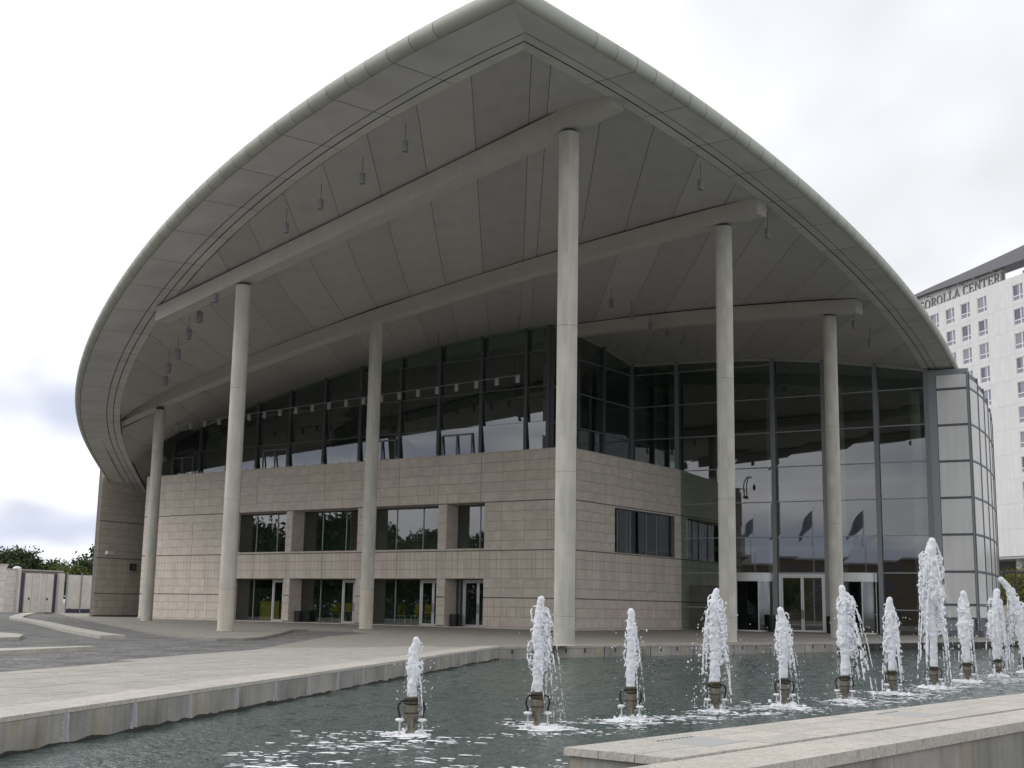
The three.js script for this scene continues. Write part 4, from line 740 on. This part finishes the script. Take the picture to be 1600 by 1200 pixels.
{
  // height of the jet above its nozzle, width, strength of the veil to the right / left
  const J = [[0.92, 0.13, 0.35, 0.15, 'blunt'], [1.62, 0.17, 1.0, 0.3, 'tall ragged'], [1.42, 0.12, 0.4, 0.2, 'slim'], [1.86, 0.19, 0.8, 0.5, 'tall bushy'], [1.5, 0.13, 0.8, 0.6, 'pointed cone'], [2.05, 0.17, 1.3, 0.2, 'wide veiled'], [1.82, 0.15, 0.6, 0.4, 'short pointed'], [3.55, 0.34, 0.6, 0.6, 'tallest bulging'], [2.15, 0.18, 0.35, 0.3, 'narrow'], [2.28, 0.24, 0.4, 0.5, 'blurred wide'], [2.8, 0.22, 0.3, 0.4, 'bent']];
  const dg = new THREE.IcosahedronGeometry(1, 1);
  J.forEach(([H, W, vr, vl, look], n) => {
    const r = rng(1000 + n * 37), G = () => (r() + r() + r() + r() - 2) * 1.0, balls = [], drops = [], [x, z] = NZ[n];
    const wob = (t, k) => (fbm(t * 5 + n * 9, k * 4.3, 0, 0, 3, 900 + k) - 0.5) * 0.16 * W / 0.15 * t;
    const W1 = W * 0.84, prof = (t) => n === 7 ? 0.05 + W * 0.42 * sstep(0.18, 0.62, t) * Math.pow(Math.max(0, 1 - t), 0.32) : W1 * (0.30 + 0.46 * Math.pow(Math.sin(Math.PI * Math.min(1, t * 0.80 + 0.04)), 1.8)) * Math.pow(Math.max(0, 1 - t), n === 0 || n === 9 ? 0.25 : 0.5) + 0.010;
    const bend = (t) => n === 10 ? -0.25 * t * t * t : n === 0 ? 0.04 * t : 0.03 * Math.sin(n * 3.1) * t;
    const fine = clamp(Math.hypot(x, z) / 22, 0.9, 2.0);
    // core: a dense rising column
    const N = Math.round(H * 420 / fine);
    for (let k = 0; k < N; k++) { const t = Math.pow(r(), 0.95), R = prof(t), a = r() * 6.283, q = Math.sqrt(r()) * R * 0.70; balls.push([Math.cos(a) * q + wob(t, 1) + bend(t) * H, NH - 0.03 + t * H, Math.sin(a) * q + wob(t, 2), (0.016 + 0.02 * r()) * fine]); }
    for (let k = 0; k < H * 60; k++) { const t = k / (H * 60); balls.push([wob(t, 1) + bend(t) * H, NH - 0.05 + t * H * 0.97, wob(t, 2), Math.max(0.022, prof(t) * 0.42)]); }
    // thin upright streaks round the core, torn where the sheet opens
    for (let k = 0; k < H * 62; k++) { const t = 0.06 + 0.9 * r(), R = prof(t) * (0.75 + 0.55 * r() * r()), a = r() * 6.283, m = Math.round((0.05 + 0.22 * r()) / 0.011), th = (0.0062 + 0.005 * r()) * fine; let px = Math.cos(a) * R + wob(t, 1) + bend(t) * H, py = NH + t * H, pz = Math.sin(a) * R + wob(t, 2), dx = Math.cos(a) * 0.0022 + G() * 0.001; for (let q = 0; q < m && py > NH * 0.7; q++) { if (r() > 0.10) balls.push([px, py, pz, th * (0.7 + 0.7 * r())]); px += dx + G() * 0.002; py -= 0.011; pz += G() * 0.002; } }
    // falling strands, thrown a little and torn
    const strands = Math.round((3 + 7 * (vr + vl)) * (0.5 + 0.35 * H));
    for (let k = 0; k < strands; k++) {
      const right = r() < vr / (vr + vl), t0 = 0.45 + 0.52 * r(), a = (r() - 0.5) * 2.6 + (right ? 0 : Math.PI), R = prof(t0);
      let px = Math.cos(a) * R + wob(t0, 1) + bend(t0) * H, py = NH + t0 * H, pz = Math.sin(a) * R * 0.8 + wob(t0, 2);
      const v = (0.10 + 0.42 * r() * (right ? vr : vl)) * Math.min(1.25, 0.5 + 0.32 * H), vx = Math.cos(a) * v + 0.06, vz = Math.sin(a) * v * 0.6; let vy = 0.15 + 0.6 * r(), torn = 0.03 + 0.14 * r(), th = (0.0068 + 0.0055 * r()) * fine, stop = r() < 0.6 ? NH * (0.4 + 1.2 * r()) : 0.02, gap = 0;
      for (let q = 0; q < 240 && py > stop; q++) { const dt = 0.0075 + 0.002 / (0.3 + Math.abs(vy)); vy -= 9.8 * dt * 0.55; px += vx * dt + G() * 0.003; pz += vz * dt + G() * 0.003; py += vy * dt; if (gap > 0) gap--; else { balls.push([px, py, pz, th * (0.75 + 0.6 * r())]); if (r() < torn) gap = 1 + Math.floor(r() * 5); } if (r() < 0.05) drops.push([px + G() * 0.06, py + G() * 0.05, pz + G() * 0.06, 0.005 + 0.010 * r() * r()]); }
    }
    // lacy closed loops where the sheet of water breaks (clearest on the wide jets)
    const loops = Math.round((n === 7 ? 70 : 24 * (vr + vl)) * Math.min(2, H));
    for (let k = 0; k < loops; k++) { const t = 0.25 + 0.62 * r(), rt = r() < vr / (vr + vl) ? 1 : -1, cx = rt * (prof(t) * 1.1 + 0.10 * r() * (rt > 0 ? vr : vl) * H * 0.6), cy = NH + t * H, rr = 0.03 + 0.06 * r() * Math.min(1.6, H * 0.7), tl = r() * 3, zz = G() * 0.08; const m = Math.round(rr * 6.283 / 0.014), br = r() * 6.283; for (let q = 0; q < m; q++) { const a = br + q / m * 6.283 * (0.55 + 0.45 * r()); balls.push([cx + Math.cos(a) * rr * 0.8 + bend(t) * H, cy + Math.sin(a) * rr * 1.3, zz + Math.cos(a + tl) * rr * 0.6, (0.0075 + 0.005 * r()) * fine]); } }
    // boil at the foot of the nozzle
    for (let k = 0; k < 80; k++) { const a = r() * 6.283, q = 0.07 + 0.36 * r() * r(); balls.push([Math.cos(a) * q * 1.2, 0.0 + 0.05 * r() * r() * (1 + 2 * (r() < 0.2 ? 1 : 0)), Math.sin(a) * q, (0.014 + 0.02 * r()) * fine]); }
    const nd = n === 3 ? 170 : 70; for (let k = 0; k < nd; k++) { const t = r(), s = n === 3 ? (r() < 0.75 ? -1 : 1) : (r() < vr / (vr + vl) ? 1 : -1); drops.push([s * (prof(0.5) + Math.abs(G()) * 0.26 * Math.min(1.8, H * 0.8)) + bend(t) * H, NH * 0.1 + t * (H * 0.9 + NH * 0.5), G() * 0.22, (0.005 + 0.010 * r() * r() * (n === 3 ? 1.5 : 1)) * Math.sqrt(fine)]); }
    let b = [9, 9, 9, -9, -9, -9]; for (const q of balls) for (let c = 0; c < 3; c++) { b[c] = Math.min(b[c], q[c] - q[3] * 2); b[c + 3] = Math.max(b[c + 3], q[c] + q[3] * 2); }
    const t = thing('water_jet', `${look} white water jet, ${where(n)}`, 'water jet', [x, WATER, z], 0, 'fountain jets in the pool');
    mesh('spout', surfaceNet(b, 0.0105 * fine, balls), M.jet, t);
    const im = new THREE.InstancedMesh(dg, M.jet, drops.length), mm = new THREE.Matrix4(); drops.forEach((q, i) => im.setMatrixAt(i, mm.makeScale(q[3], q[3] * (1 + 0.8 * r()), q[3]).setPosition(q[0], q[1], q[2]))); im.name = 'droplets'; im.userData.kind = 'stuff'; im.castShadow = im.receiveShadow = true; t.add(im);
  });
}
{ // foam flecks drifting on the pool
  const r = rng(313), G = () => (r() + r() + r() + r() - 2), g = new THREE.IcosahedronGeometry(1, 2), p = g.attributes.position;
  for (let i = 0; i < p.count; i++) { const x = p.getX(i), y = p.getY(i), z = p.getZ(i), k = 0.72 + 0.56 * fbm(x * 1.6 + 5, z * 1.6 + 5, 0, 0, 3, 515); p.setXYZ(i, x * k, y * 0.22, z * k); } g.computeVertexNormals();
  const list = [];
  const put = (x, z, a, b) => { if (fbm(x * 1.3 + 40, z * 1.3 + 40, 0, 0, 3, 717) < 0.40 + 0.26 * r()) return; a *= 1.25; b *= 1.15; const c = (x - 0.63) * FN.n[0] + (z + 14.55) * FN.n[1], d = (x - PB[0]) * FP.n[0] + (z - PB[1]) * FP.n[1]; if (c > -0.05 && (x - 0.63) * FN.e[0] + (z + 14.55) * FN.e[1] > 0 || d > -0.1) return; list.push([x, z, a, b]); };
  for (let i = 0; i < NZ.length; i++) { const [x, z] = NZ[i], m = 520; for (let k = 0; k < m; k++) { const R = Math.abs(G()) * (k < 260 ? 0.42 : 1.15), a = r() * 6.283, s = (0.012 + 0.045 * r() * r()) * (R < 0.4 ? 1.5 : 1); put(x + Math.cos(a) * R * 1.25, z + Math.sin(a) * R, s * (1 + 1.4 * r()), s); }
    if (i + 1 < NZ.length) for (let k = 0; k < 380; k++) { const t = r(), s = 0.012 + 0.05 * r() * r() * r(); put(x + (NZ[i + 1][0] - x) * t + G() * 0.55 + 0.3, z + (NZ[i + 1][1] - z) * t + G() * 0.8 + 0.4, s * (1 + 2 * r()), s * (0.6 + 0.5 * r())); } }
  for (let k = 0; k < 620; k++) { const s = 0.014 + 0.085 * r() * r() * r(); put(-2.3 + G() * 1.15, -17.6 + G() * 2.0, s * (1 + 1.8 * r()), s * (0.5 + 0.5 * r())); }
  for (let k = 0; k < 650; k++) { const s = 0.012 + 0.05 * r() * r() * r(); put(-0.2 + G() * 1.8, -15.7 + G() * 1.6, s * (1 + 1.8 * r()), s * (0.5 + 0.5 * r())); }
  for (const [x, z, a] of [[-4.75, -14.9, 0.13], [-4.3, -15.15, 0.16], [-3.9, -14.75, 0.07], [-2.75, -14.6, 0.2], [-3.4, -15.9, 0.13], [-2.95, -16.4, 0.14], [-3.3, -17.2, 0.09], [-4.9, -13.6, 0.16], [-1.2, -14.2, 0.16], [-5.3, -14.6, 0.05]]) list.push([x, z, a, a * 0.45]);
  const im = new THREE.InstancedMesh(g, M.foam, list.length), q = new THREE.Quaternion(), up = new THREE.Vector3(0, 1, 0), m4 = new THREE.Matrix4();
  list.forEach(([x, z, a, b], i) => { q.setFromAxisAngle(up, G() * 0.5); m4.compose(new THREE.Vector3(x, waveY(x, z) + 0.003, z), q, new THREE.Vector3(a, Math.min(0.045, 0.35 * b + 0.01), b)); im.setMatrixAt(i, m4); });
  im.name = 'pool_foam'; tag(im, 'white foam flecks floating on the pool around the jets', 'foam', null, 'stuff'); im.receiveShadow = im.castShadow = true; scene.add(im);
}

// ================================================================ hotel tower at the right
{
  const HP = [69.79, -175], HF = frame(HP, [HP[0] - 0.2713, HP[1] - 0.9625], 1); if (HF.n[0] > 0) { HF.n = [-HF.n[0], -HF.n[1]]; HF.N = sc(HF.N, -1); }
  const h = thing('hotel_block', 'tall white hotel block with rows of windows and dark roof canopy at right', 'building');
  const cols = [22.9, 19.1, 15.15, 11.35, 7.4, -0.6, -4.5], tops = []; for (let k = 0; k < 11; k++) tops.push(47.22 - 3.44 * k);
  const holes = []; for (const c of cols) for (const t of tops) holes.push({ s0: c - 2.2, s1: c, y0: t - 2.3, y1: t });
  // facing in storey-high stone sheets, each its own piece
  const r = rng(808); const wall = sub('wall', h);
  const ys = [9.7, ...tops.map((t) => t - 2.87).reverse().filter((y) => y > 10), 48.5];
  const xs = [-34, -24, -15.5, -10.6, -6.7, -2.8, 1.1, 2.6, 3.9, 5.3, 9.3, 13.2, 17.1, 21, 24.8, 26];
  const pieces = [[], [], []];
  for (let j = 0; j + 1 < ys.length; j++) for (let i = 0; i + 1 < xs.length; i++) for (const q of subtract({ s0: xs[i], s1: xs[i + 1], y0: ys[j], y1: ys[j + 1] }, holes)) mesh('wall_panel', HF.box(q.s0 + 0.008, q.s1 - 0.008, q.y0 + 0.008, q.y1 - 0.008, -0.25, 0.002 + (r() - 0.5) * 0.006, [r() * 20, r() * 20]), M.hotel, wall);
  mesh('wall_core', HF.box(-34, 26, 9.7, 48.4, -16, -0.5), M.fascia, wall);
  const unit = (name, blind) => { const w = new THREE.Group(); w.name = name; mesh('frame', [HF.box(0, 0.09, -2.3, 0, -0.24, -0.06), HF.box(2.11, 2.2, -2.3, 0, -0.24, -0.06), HF.box(0.09, 2.11, -0.09, 0, -0.24, -0.065), HF.box(0.09, 2.11, -2.3, -2.2, -0.24, -0.065), HF.box(0.62, 0.82, -2.2, -0.09, -0.22, -0.08), HF.box(0.09, 2.11, -1.66, -1.5, -0.22, -0.082)].map((g) => g.translate(-HP[0], 0, -HP[1])), M.hotelFrame, w);
    const P = (a, b, c, d, m) => mesh('pane', new Soup().quad(HF(a, c, -0.16), HF(b, c, -0.16), HF(b, d, -0.16), HF(a, d, -0.16)).geo().translate(-HP[0], 0, -HP[1]), m, w);
    P(0.8, 2.12, -1.52, -0.08, M.hotelGlass); P(0.8, 2.12, -1.52, -0.08 - 0.9, M.hotelGlass).visible = true; P(0.08, 0.64, -1.52, -0.08, M.hotelBlind); P(0.08, 2.12, -2.22, -1.64, M.hotelBlind); w.children.splice(2, 1);
    if (blind) mesh('blind', HF.box(0.82, 0.82 + blind, -1.5, -0.1, -0.155, -0.14).translate(-HP[0], 0, -HP[1]), M.hotelBlind, w); return w; };
  const kinds = [unit('window', 0.55), unit('window', 0.9), unit('window', 0), unit('window', 1.25)];
  for (const c of cols) for (const t of tops) { const w = kinds[Math.floor(r() * 4)].clone(); const p = HF(c - 2.2, t, 0); w.position.set(p[0], p[1], p[2]); h.add(w); }
  // underside, stilts
  mesh('underside', HF.box(-34, 26, 9.35, 9.69, -16, -0.1), M.fascia, h);
  for (const s of [-20, -12, -4, 3.2, 11, 19]) mesh('stilt', cyl(0.75, 0.75, 9.6, ...HF(s, -0.2, -2.2), 20), M.hotel, h);
  mesh('ground_storey', HF.box(-34, 26, 0, 9.3, -15, -7), M.inside, h);
  // parapet carrying the name, swept canopy above
  mesh('sign_parapet', HF.box(2.15, 26, 48.5, 50.9, -1.1, -0.5), M.parapet, h);
  const can = new Soup(); const top = (s) => 51.75 + 0.9 * Math.pow(clamp((12 - s) / 40, 0, 1), 1.3) * 2 - 0.0016 * (s - 8) ** 2 * (s > 8 ? 1 : 0), bot = (s) => Math.min(50.95, top(s) - 0.55 - clamp((22 - s) * 0.055, 0, 2.4));
  const ss = []; for (let s = -34; s <= 27; s += 1.5) ss.push(s);
  for (let i = 0; i + 1 < ss.length; i++) { const a = ss[i], b = ss[i + 1], o0 = 0.25, o1 = -2.6; can.quad(HF(b, bot(b), o0), HF(a, bot(a), o0), HF(a, top(a), o0), HF(b, top(b), o0)); can.quad(HF(a, bot(a), o0), HF(b, bot(b), o0), HF(b, bot(b), o1), HF(a, bot(a), o1)); can.quad(HF(b, top(b), o0), HF(a, top(a), o0), HF(a, top(a) + 0.4, o1), HF(b, top(b) + 0.4, o1)); can.quad(HF(a, bot(a), o1), HF(b, bot(b), o1), HF(b, top(b) + 0.4, o1), HF(a, top(a) + 0.4, o1)); }
  mesh('roof_canopy', can.geo(), M.canopy, h);
  for (const s of [1.9, -9, -20]) mesh('canopy_post', HF.box(s - 0.18, s + 0.18, 48.5, 49.9, -0.5, -0.15), M.canopy, h);
  mesh('roof_plant', [HF.box(-3.8, -2.2, 48.5, 49.1, -1.4, -0.6), HF.box(-6, -4.6, 48.5, 49.3, -1.4, -0.6)], M.canopy, h);
  const font = await new FontLoader().loadAsync('fonts/droid/droid_serif_regular.typeface.json');
  const sign = thing('hotel_sign', 'dark serif letters of the hotel name along its roof parapet', 'sign');
  // every letter its own raised piece
  const word = 'SOROLLA CENTER', adv = []; let total = 0; const size = 1.42;
  for (const ch of word) { const d = font.data.glyphs[ch]; const a = d.ha * size / font.data.resolution; adv.push(a); total += a; }
  const k = (22.35 - 2.55) / total; let x = 0; const basis = new THREE.Matrix4().makeBasis(new THREE.Vector3(-HF.e[0], 0, -HF.e[1]), new THREE.Vector3(0, 1, 0), new THREE.Vector3(HF.n[0], 0, HF.n[1]));
  [...word].forEach((ch, i) => { if (ch !== ' ') { const g = new TextGeometry(ch, { font, size, depth: 0.12, curveSegments: 3, bevelEnabled: false }); g.scale(k, 1, 1); g.applyMatrix4(basis); const p = HF(22.35 - x * k, 48.62, -0.48); g.translate(...p); mesh('letter', g, M.letter, sign); } x += adv[i]; });
  for (const s of [19.2, 14.2, 11.1, 7.4, 3.1]) mesh('sign_lamp', [rod(HF(s, 50.3, -0.5), HF(s, 50.35, 0.3), 0.05), HF.box(s - 0.12, s + 0.12, 50.15, 50.4, 0.25, 0.5)], M.letter, sign);
}

// ================================================================ low walls, gates, trees
{
  const a0 = [-90, -149], a1 = [-58.2, -150], a2 = [-51.8, -165], a3 = [-44.5, -171];
  const F1 = frame(a0, a1, 1), F2 = frame(a1, a2, 1), F3 = frame([-54.0, -158.6], [-47.6, -163.0], 1);
  const w = thing('annex_wall', 'pale stone boundary wall at the far left with a recessed gate', 'wall'); const r = rng(66);
  mesh('core', [F1.box(0, F1.L - 0.1, 0, 5.3, -0.6, -0.05), F2.box(0.1, 9.2, 0, 4.9, -0.6, -0.05)], M.joint, w);
  for (let j = 0; j < 6; j++) { for (let s = F1.L - 6; s < F1.L - 0.1; s += 2.0) mesh('stone_block', F1.box(s + 0.01, Math.min(s + 1.99, F1.L), j * 0.9 + 0.01, j * 0.9 + 0.89, -0.05, 0.01, [r() * 5, r() * 5]), M.annex, w); for (let s = 0; s < 1.7; s += 0.85) mesh('stone_block', F2.box(s + 0.01, Math.min(s + 0.84, 1.7), j * 0.82 + 0.01, j * 0.82 + 0.81, -0.05, 0.01 , [r() * 5, r() * 5]), M.annex, w); }
  mesh('coping', [F1.box(0, F1.L, 5.4, 5.55, -0.65, 0.06), F2.box(0, 9.3, 4.91, 5.04, -0.65, 0.06)], M.coping[0], w);
  mesh('pier', [F2.box(1.72, 2.0, 0, 5.1, -0.04, 0.35), F2.box(8.3, 9.2, 0, 4.75, -0.04, 0.4)], M.annex, w);
  const g = thing('panel_gate', 'pale panelled gate between dark recesses in the far left wall', 'gate');
  for (const [a, b] of [[2.05, 2.9], [7.7, 8.25]]) mesh('recess', F2.box(a, b, 0, 4.6, -0.03, 0.05), M.violet, g);
  for (let k = 0; k < 4; k++) mesh('panel', F2.box(2.95 + k * 1.18, 4.07 + k * 1.18, 0.05, 4.6, -0.03, 0.16, [k, k]), M.annex, g);
  mesh('post', [F2.box(5.25, 5.4, 0, 4.65, 0.0, 0.22)], M.cap, g); for (const s of [3.6, 6.6]) mesh('handle', F2.box(s, s + 0.16, 1.5, 1.75, 0.16, 0.26), M.black, g);
  const s = thing('slat_screen', 'white panel screen with thin dark posts beside the tower flank', 'screen');
  for (let k = 0; k < 4; k++) { mesh('panel', F3.box(k * 1.75 + 0.05, k * 1.75 + 1.68, 0.55, 4.6, -0.05, 0.0, [k * 2, 1]), M.annex, s); mesh('post', F3.box(k * 1.75 - 0.06, k * 1.75 + 0.06, 0, 4.9, -0.06, 0.1), M.steelLight, s); mesh('kick_panel', F3.box(k * 1.75 + 0.06, k * 1.75 + 1.69, 0, 0.5, -0.1, -0.02), M.violet, s); }
  const dome = thing('dome_lamp', '', 'lamp'); mesh('dome', new THREE.SphereGeometry(0.5, 20, 10, 0, 6.3, 0, 1.57).scale(1, 0.6, 1), M.cap, dome); mesh('stem', cyl(0.08, 0.08, 1.2, 0, -1.15, 0, 8), M.steel, dome);
  [[F2(1.0, 5.25, -1.5), 'white dome lamp above the far left wall, left of three'], [F2(3.2, 5.1, -1.5), 'white dome lamp above the far left wall, middle of three'], [F3(5.2, 4.85, -1.0), 'white dome lamp above the panel screen beside the tower']].forEach(([p, l], i) => { const o = i ? dup(dome, l) : dome; o.userData.label = l; o.userData.group = 'white dome lamps'; o.position.set(...p); });
}
// trees: trunk with limbs and a crown of leaf clumps
function tree(seed, H, R, leaves, leafSize, mat, trunkH = 0.35, squash = 0.8) {
  const r = rng(seed), G = () => (r() + r() + r() + r() - 2) * 0.9, t = new THREE.Group(), limbs = [], tips = [];
  limbs.push(new THREE.TubeGeometry(new THREE.CatmullRomCurve3([new THREE.Vector3(0, -0.2, 0), new THREE.Vector3(G() * 0.1, H * trunkH * 0.5, G() * 0.1), new THREE.Vector3(G() * 0.3, H * trunkH, G() * 0.3)]), 6, 0.035 * H * 0.6, 7));
  const nb_ = 11; for (let k = 0; k < nb_; k++) { const a = k / nb_ * 6.283 + r(), e = 0.25 + 0.75 * r(), tip = new THREE.Vector3(Math.cos(a) * R * e * 0.85, H * (trunkH + (1 - trunkH) * (0.25 + 0.6 * r())), Math.sin(a) * R * e * 0.85); tips.push(tip); limbs.push(new THREE.TubeGeometry(new THREE.CatmullRomCurve3([new THREE.Vector3(0, H * trunkH * 0.92, 0), new THREE.Vector3(tip.x * 0.45, H * trunkH + (tip.y - H * trunkH) * 0.62, tip.z * 0.45), tip]), 5, 0.009 * H, 5)); }
  const pos = []; const v = new THREE.Vector3(), e = new THREE.Euler(), qd = [[-0.5, 0, 0], [0, -0.28, 0.08], [0.5, 0, 0], [0, 0.28, 0.08]];
  for (let k = 0; k < leaves; k++) { const c = tips[Math.floor(r() * nb_)], cl = R * (0.30 + 0.12 * r()), p = new THREE.Vector3(c.x + G() * cl, c.y + G() * cl * squash, c.z + G() * cl); if (p.y < H * trunkH * 0.7) continue; e.set(r() * 6, r() * 6, r() * 6); const s = leafSize * (0.6 + 0.8 * r()); const w = qd.map((q) => v.set(...q).multiplyScalar(s).applyEuler(e).add(p).toArray()); pos.push(...w[0], ...w[1], ...w[2], ...w[0], ...w[2], ...w[3]); }
  const g = new THREE.BufferGeometry(); g.setAttribute('position', new THREE.Float32BufferAttribute(pos, 3)); g.computeVertexNormals();
  mesh('trunk', limbs, M.bark, t); mesh('crown', g, mat, t); return t;
}
{
  const protos = [tree(1, 9, 4.8, 9000, 0.5, M.leaf[0], 0.25), tree(2, 9, 4.6, 9000, 0.5, M.leaf[1], 0.25), tree(3, 9, 4.6, 7000, 0.5, M.leaf[2], 0.2), tree(4, 8, 4.8, 9000, 0.34, M.leaf[3], 0.12)];
  const put = (k, x, z, s, turn, name, label, group, sy = 1) => { const o = protos[k].clone(); o.name = numbered(name); o.position.set(x, 0, z); o.scale.set(s, s * sy, s); o.rotation.y = turn; scene.add(o); tag(o, label, 'tree', group); return o; };
  const g1 = 'trees behind the far left wall';
  [[1, -84, -190, 1.05, 'dark tree behind the far left wall, at the left border'], [0, -79, -196, 1.0, 'green tree behind the far left wall, second from left'], [1, -73, -192, 1.04, 'dark rounded tree behind the left dome lamp'], [0, -68.5, -196, 0.95, 'green tree behind the wall between two dome lamps'], [2, -64, -190, 0.8, 'lighter low tree behind the panel gate'], [1, -59.6, -194, 1.12, 'dark spreading tree standing highest behind the panel gate'], [0, -55.5, -192, 0.92, 'green tree behind the panel screen'], [2, -52, -188, 0.86, 'low tree nearest the tower flank'], [0, -90, -192, 1.0, 'tree left of the border behind the far wall']].forEach(([k, x, z, s, l], i) => { if (i < 8) put(k, x, z, s, i * 1.7, 'broad_tree', l, g1, 0.92); });
  const g2 = 'yellowish trees under the hotel';
  [[3, 58.5, -152, 0.74, 'olive bushy tree under the hotel beside the hall edge'], [3, 62.5, -150, 0.8, 'olive bushy tree under the hotel behind the lamp post'], [2, 66.5, -150, 0.72, 'yellow green tree under the hotel at the right border'], [3, 60.5, -160, 0.95, 'olive tree farther back under the hotel']].forEach(([k, x, z, s, l], i) => put(k, x, z, s, i * 2.1, 'bushy_tree', l, g2, 1.0));
  // garden wall and lamp post below them
  const FWg = frame([50, -141], [90, -138], 1), gw = thing('garden_wall', 'low pale garden wall below the hotel trees', 'wall'); const rr = rng(4); mesh('core', FWg.box(0, 40, 0, 2.6, -0.4, -0.02), M.joint, gw);
  for (let s = 0, i = 0; s < 24; s += 2, i++) mesh('wall_block', FWg.box(s + 0.01, s + 1.99, 0.02, 2.6, -0.02, 0.02, [rr() * 9, rr() * 9]), M.annex, gw); mesh('coping', FWg.box(0, 40, 2.6, 2.75, -0.45, 0.08), M.coping[0], gw);
  const lp = thing('lamp_post', 'dark double armed lamp post between the hall and the hotel', 'lamp post', [50.6, 0, -129]); mesh('pole', cyl(0.10, 0.07, 6.0, 0, 0, 0, 10), M.violet, lp); mesh('arm', rod([-0.85, 5.95, 0], [0.85, 5.95, 0], 0.06), M.violet, lp); for (const s of [-1, 1]) mesh('lantern', boxc(0.75, 0.16, 0.3, s * 0.95, 5.88, 0), M.violet, lp);
  // steps beside the panel wall
  const st = thing('side_steps', 'dark steps at the foot of the white panel wall', 'steps'); for (let k = 0; k < 4; k++) mesh('step', boxc(14, 0.28, 3 - k * 0.6, 46, 0.14 + k * 0.28, -116 - k * 0.3), M.steelLight, st);
  // what the glass mirrors: planting and roofs left of the frame, three flags
  { const rr2 = rng(91), pos = [], e = new THREE.Euler(), v = new THREE.Vector3(); for (let k = 0; k < 16000; k++) { const t = rr2(), x = -76 + (rr2() - 0.5) * 2.4 - t * 4, z = -116 + t * 62, y = -1.2 + rr2() * 4.6; e.set(rr2() * 6, rr2() * 6, rr2() * 6); const w = [[-0.28, 0, 0], [0, -0.16, 0], [0.28, 0, 0], [0, 0.16, 0]].map((q) => v.set(...q).applyEuler(e).add(new THREE.Vector3(x, y, z)).toArray()); pos.push(...w[0], ...w[1], ...w[2], ...w[0], ...w[2], ...w[3]); } const g = new THREE.BufferGeometry(); g.setAttribute('position', new THREE.Float32BufferAttribute(pos, 3)); g.computeVertexNormals(); tag(mesh('hedge', g, M.leaf[1]), 'clipped dark hedge under the avenue left of the view', 'hedge'); }
  for (let i = 0; i < 14; i++) put([0, 1, 2, 1][i % 4], -80 - (i % 3) * 5, -112 + i * 4.2, 1.25 + 0.2 * Math.sin(i * 2.7), i * 1.9, 'avenue_tree', `tree in the avenue left of the view, ${['first', 'second', 'third', 'fourth', 'fifth', 'sixth', 'seventh', 'eighth', 'ninth', 'tenth', 'eleventh', 'twelfth', 'thirteenth', 'fourteenth'][i]} from its far end`, 'avenue of trees left of the view');
  [[0, -70, -58, 1.05], [1, -78, -72, 1.2], [2, -74, -84, 0.9], [0, -86, -50, 1.15], [1, -92, -64, 1.25], [0, -68, -40, 0.95], [1, -84, -96, 1.1], [2, -62, -30, 0.8]].forEach(([k, x, z, s], i) => put(k, x, z, s, i * 1.3, 'square_tree', `broad leafed tree on the square at left, ${['between hedge and flags', 'before the middle of the hedge', 'light green one by the hedge', 'near the brown building', 'largest of them', 'dark one nearest the flags', 'at the far hedge end', 'light green one nearest the drive'][i]}`, 'trees on the square left of the view'));
  const flag = thing('flag_pole', 'flag on a tall white pole on the square left of the view', 'flag'); mesh('pole', cyl(0.09, 0.05, 16.6, 0, 0, 0, 10), M.cap, flag);
  const sp = new Soup(); for (let i = 0; i < 10; i++) { const q = (k, y) => [0.08 + k * 0.26, y, 0.22 * Math.sin(k * 0.9)], lo = (k) => 13.6 - k * 0.24, hi = (k) => 16.4 - k * 0.34 - k * k * 0.008; sp.quad(q(i, lo(i)), q(i + 1, lo(i + 1)), q(i + 1, hi(i + 1)), q(i, hi(i))); } mesh('cloth', sp.geo(), M.cloth, flag);
  [[-51.4, -45.4], [-41.6, -42.5], [-33.0, -40.8]].forEach(([x, z], i) => { const o = i ? dup(flag) : flag; o.userData.group = 'flags on the square'; o.position.set(x, 0, z); o.rotation.y = 1.35 + i * 0.2; o.userData.label = ['flag hanging from a white pole on the square, farthest from the pool', 'flag hanging from a white pole on the square, middle of three', 'flag hanging from a white pole on the square, nearest the pool'][i]; });
  const bl = thing('brick_block', 'brown building across the square left of the view', 'building'); const BF = frame([-150, -20], [-95, 95], 1); if (BF.n[0] < 0) { BF.n = [-BF.n[0], -BF.n[1]]; BF.N = sc(BF.N, -1); }
  mesh('wall', BF.box(0, BF.L, -1.3, 13, -14, 0), std({ color: C(0.20, 0.15, 0.11) }), bl); mesh('roof', [BF.box(-0.4, BF.L + 0.4, 13, 13.5, -14.4, 0.4), BF.box(30, 44, 13.5, 19, -12, -3)], M.fascia, bl); for (let s = 4; s < BF.L - 4; s += 6) for (const y of [2, 6, 9.6]) mesh('window', BF.box(s, s + 2.4, y, y + 2, 0, 0.06), M.hotelGlass, bl);
}
scene.updateMatrixWorld(true);
renderer.render(scene, camera);
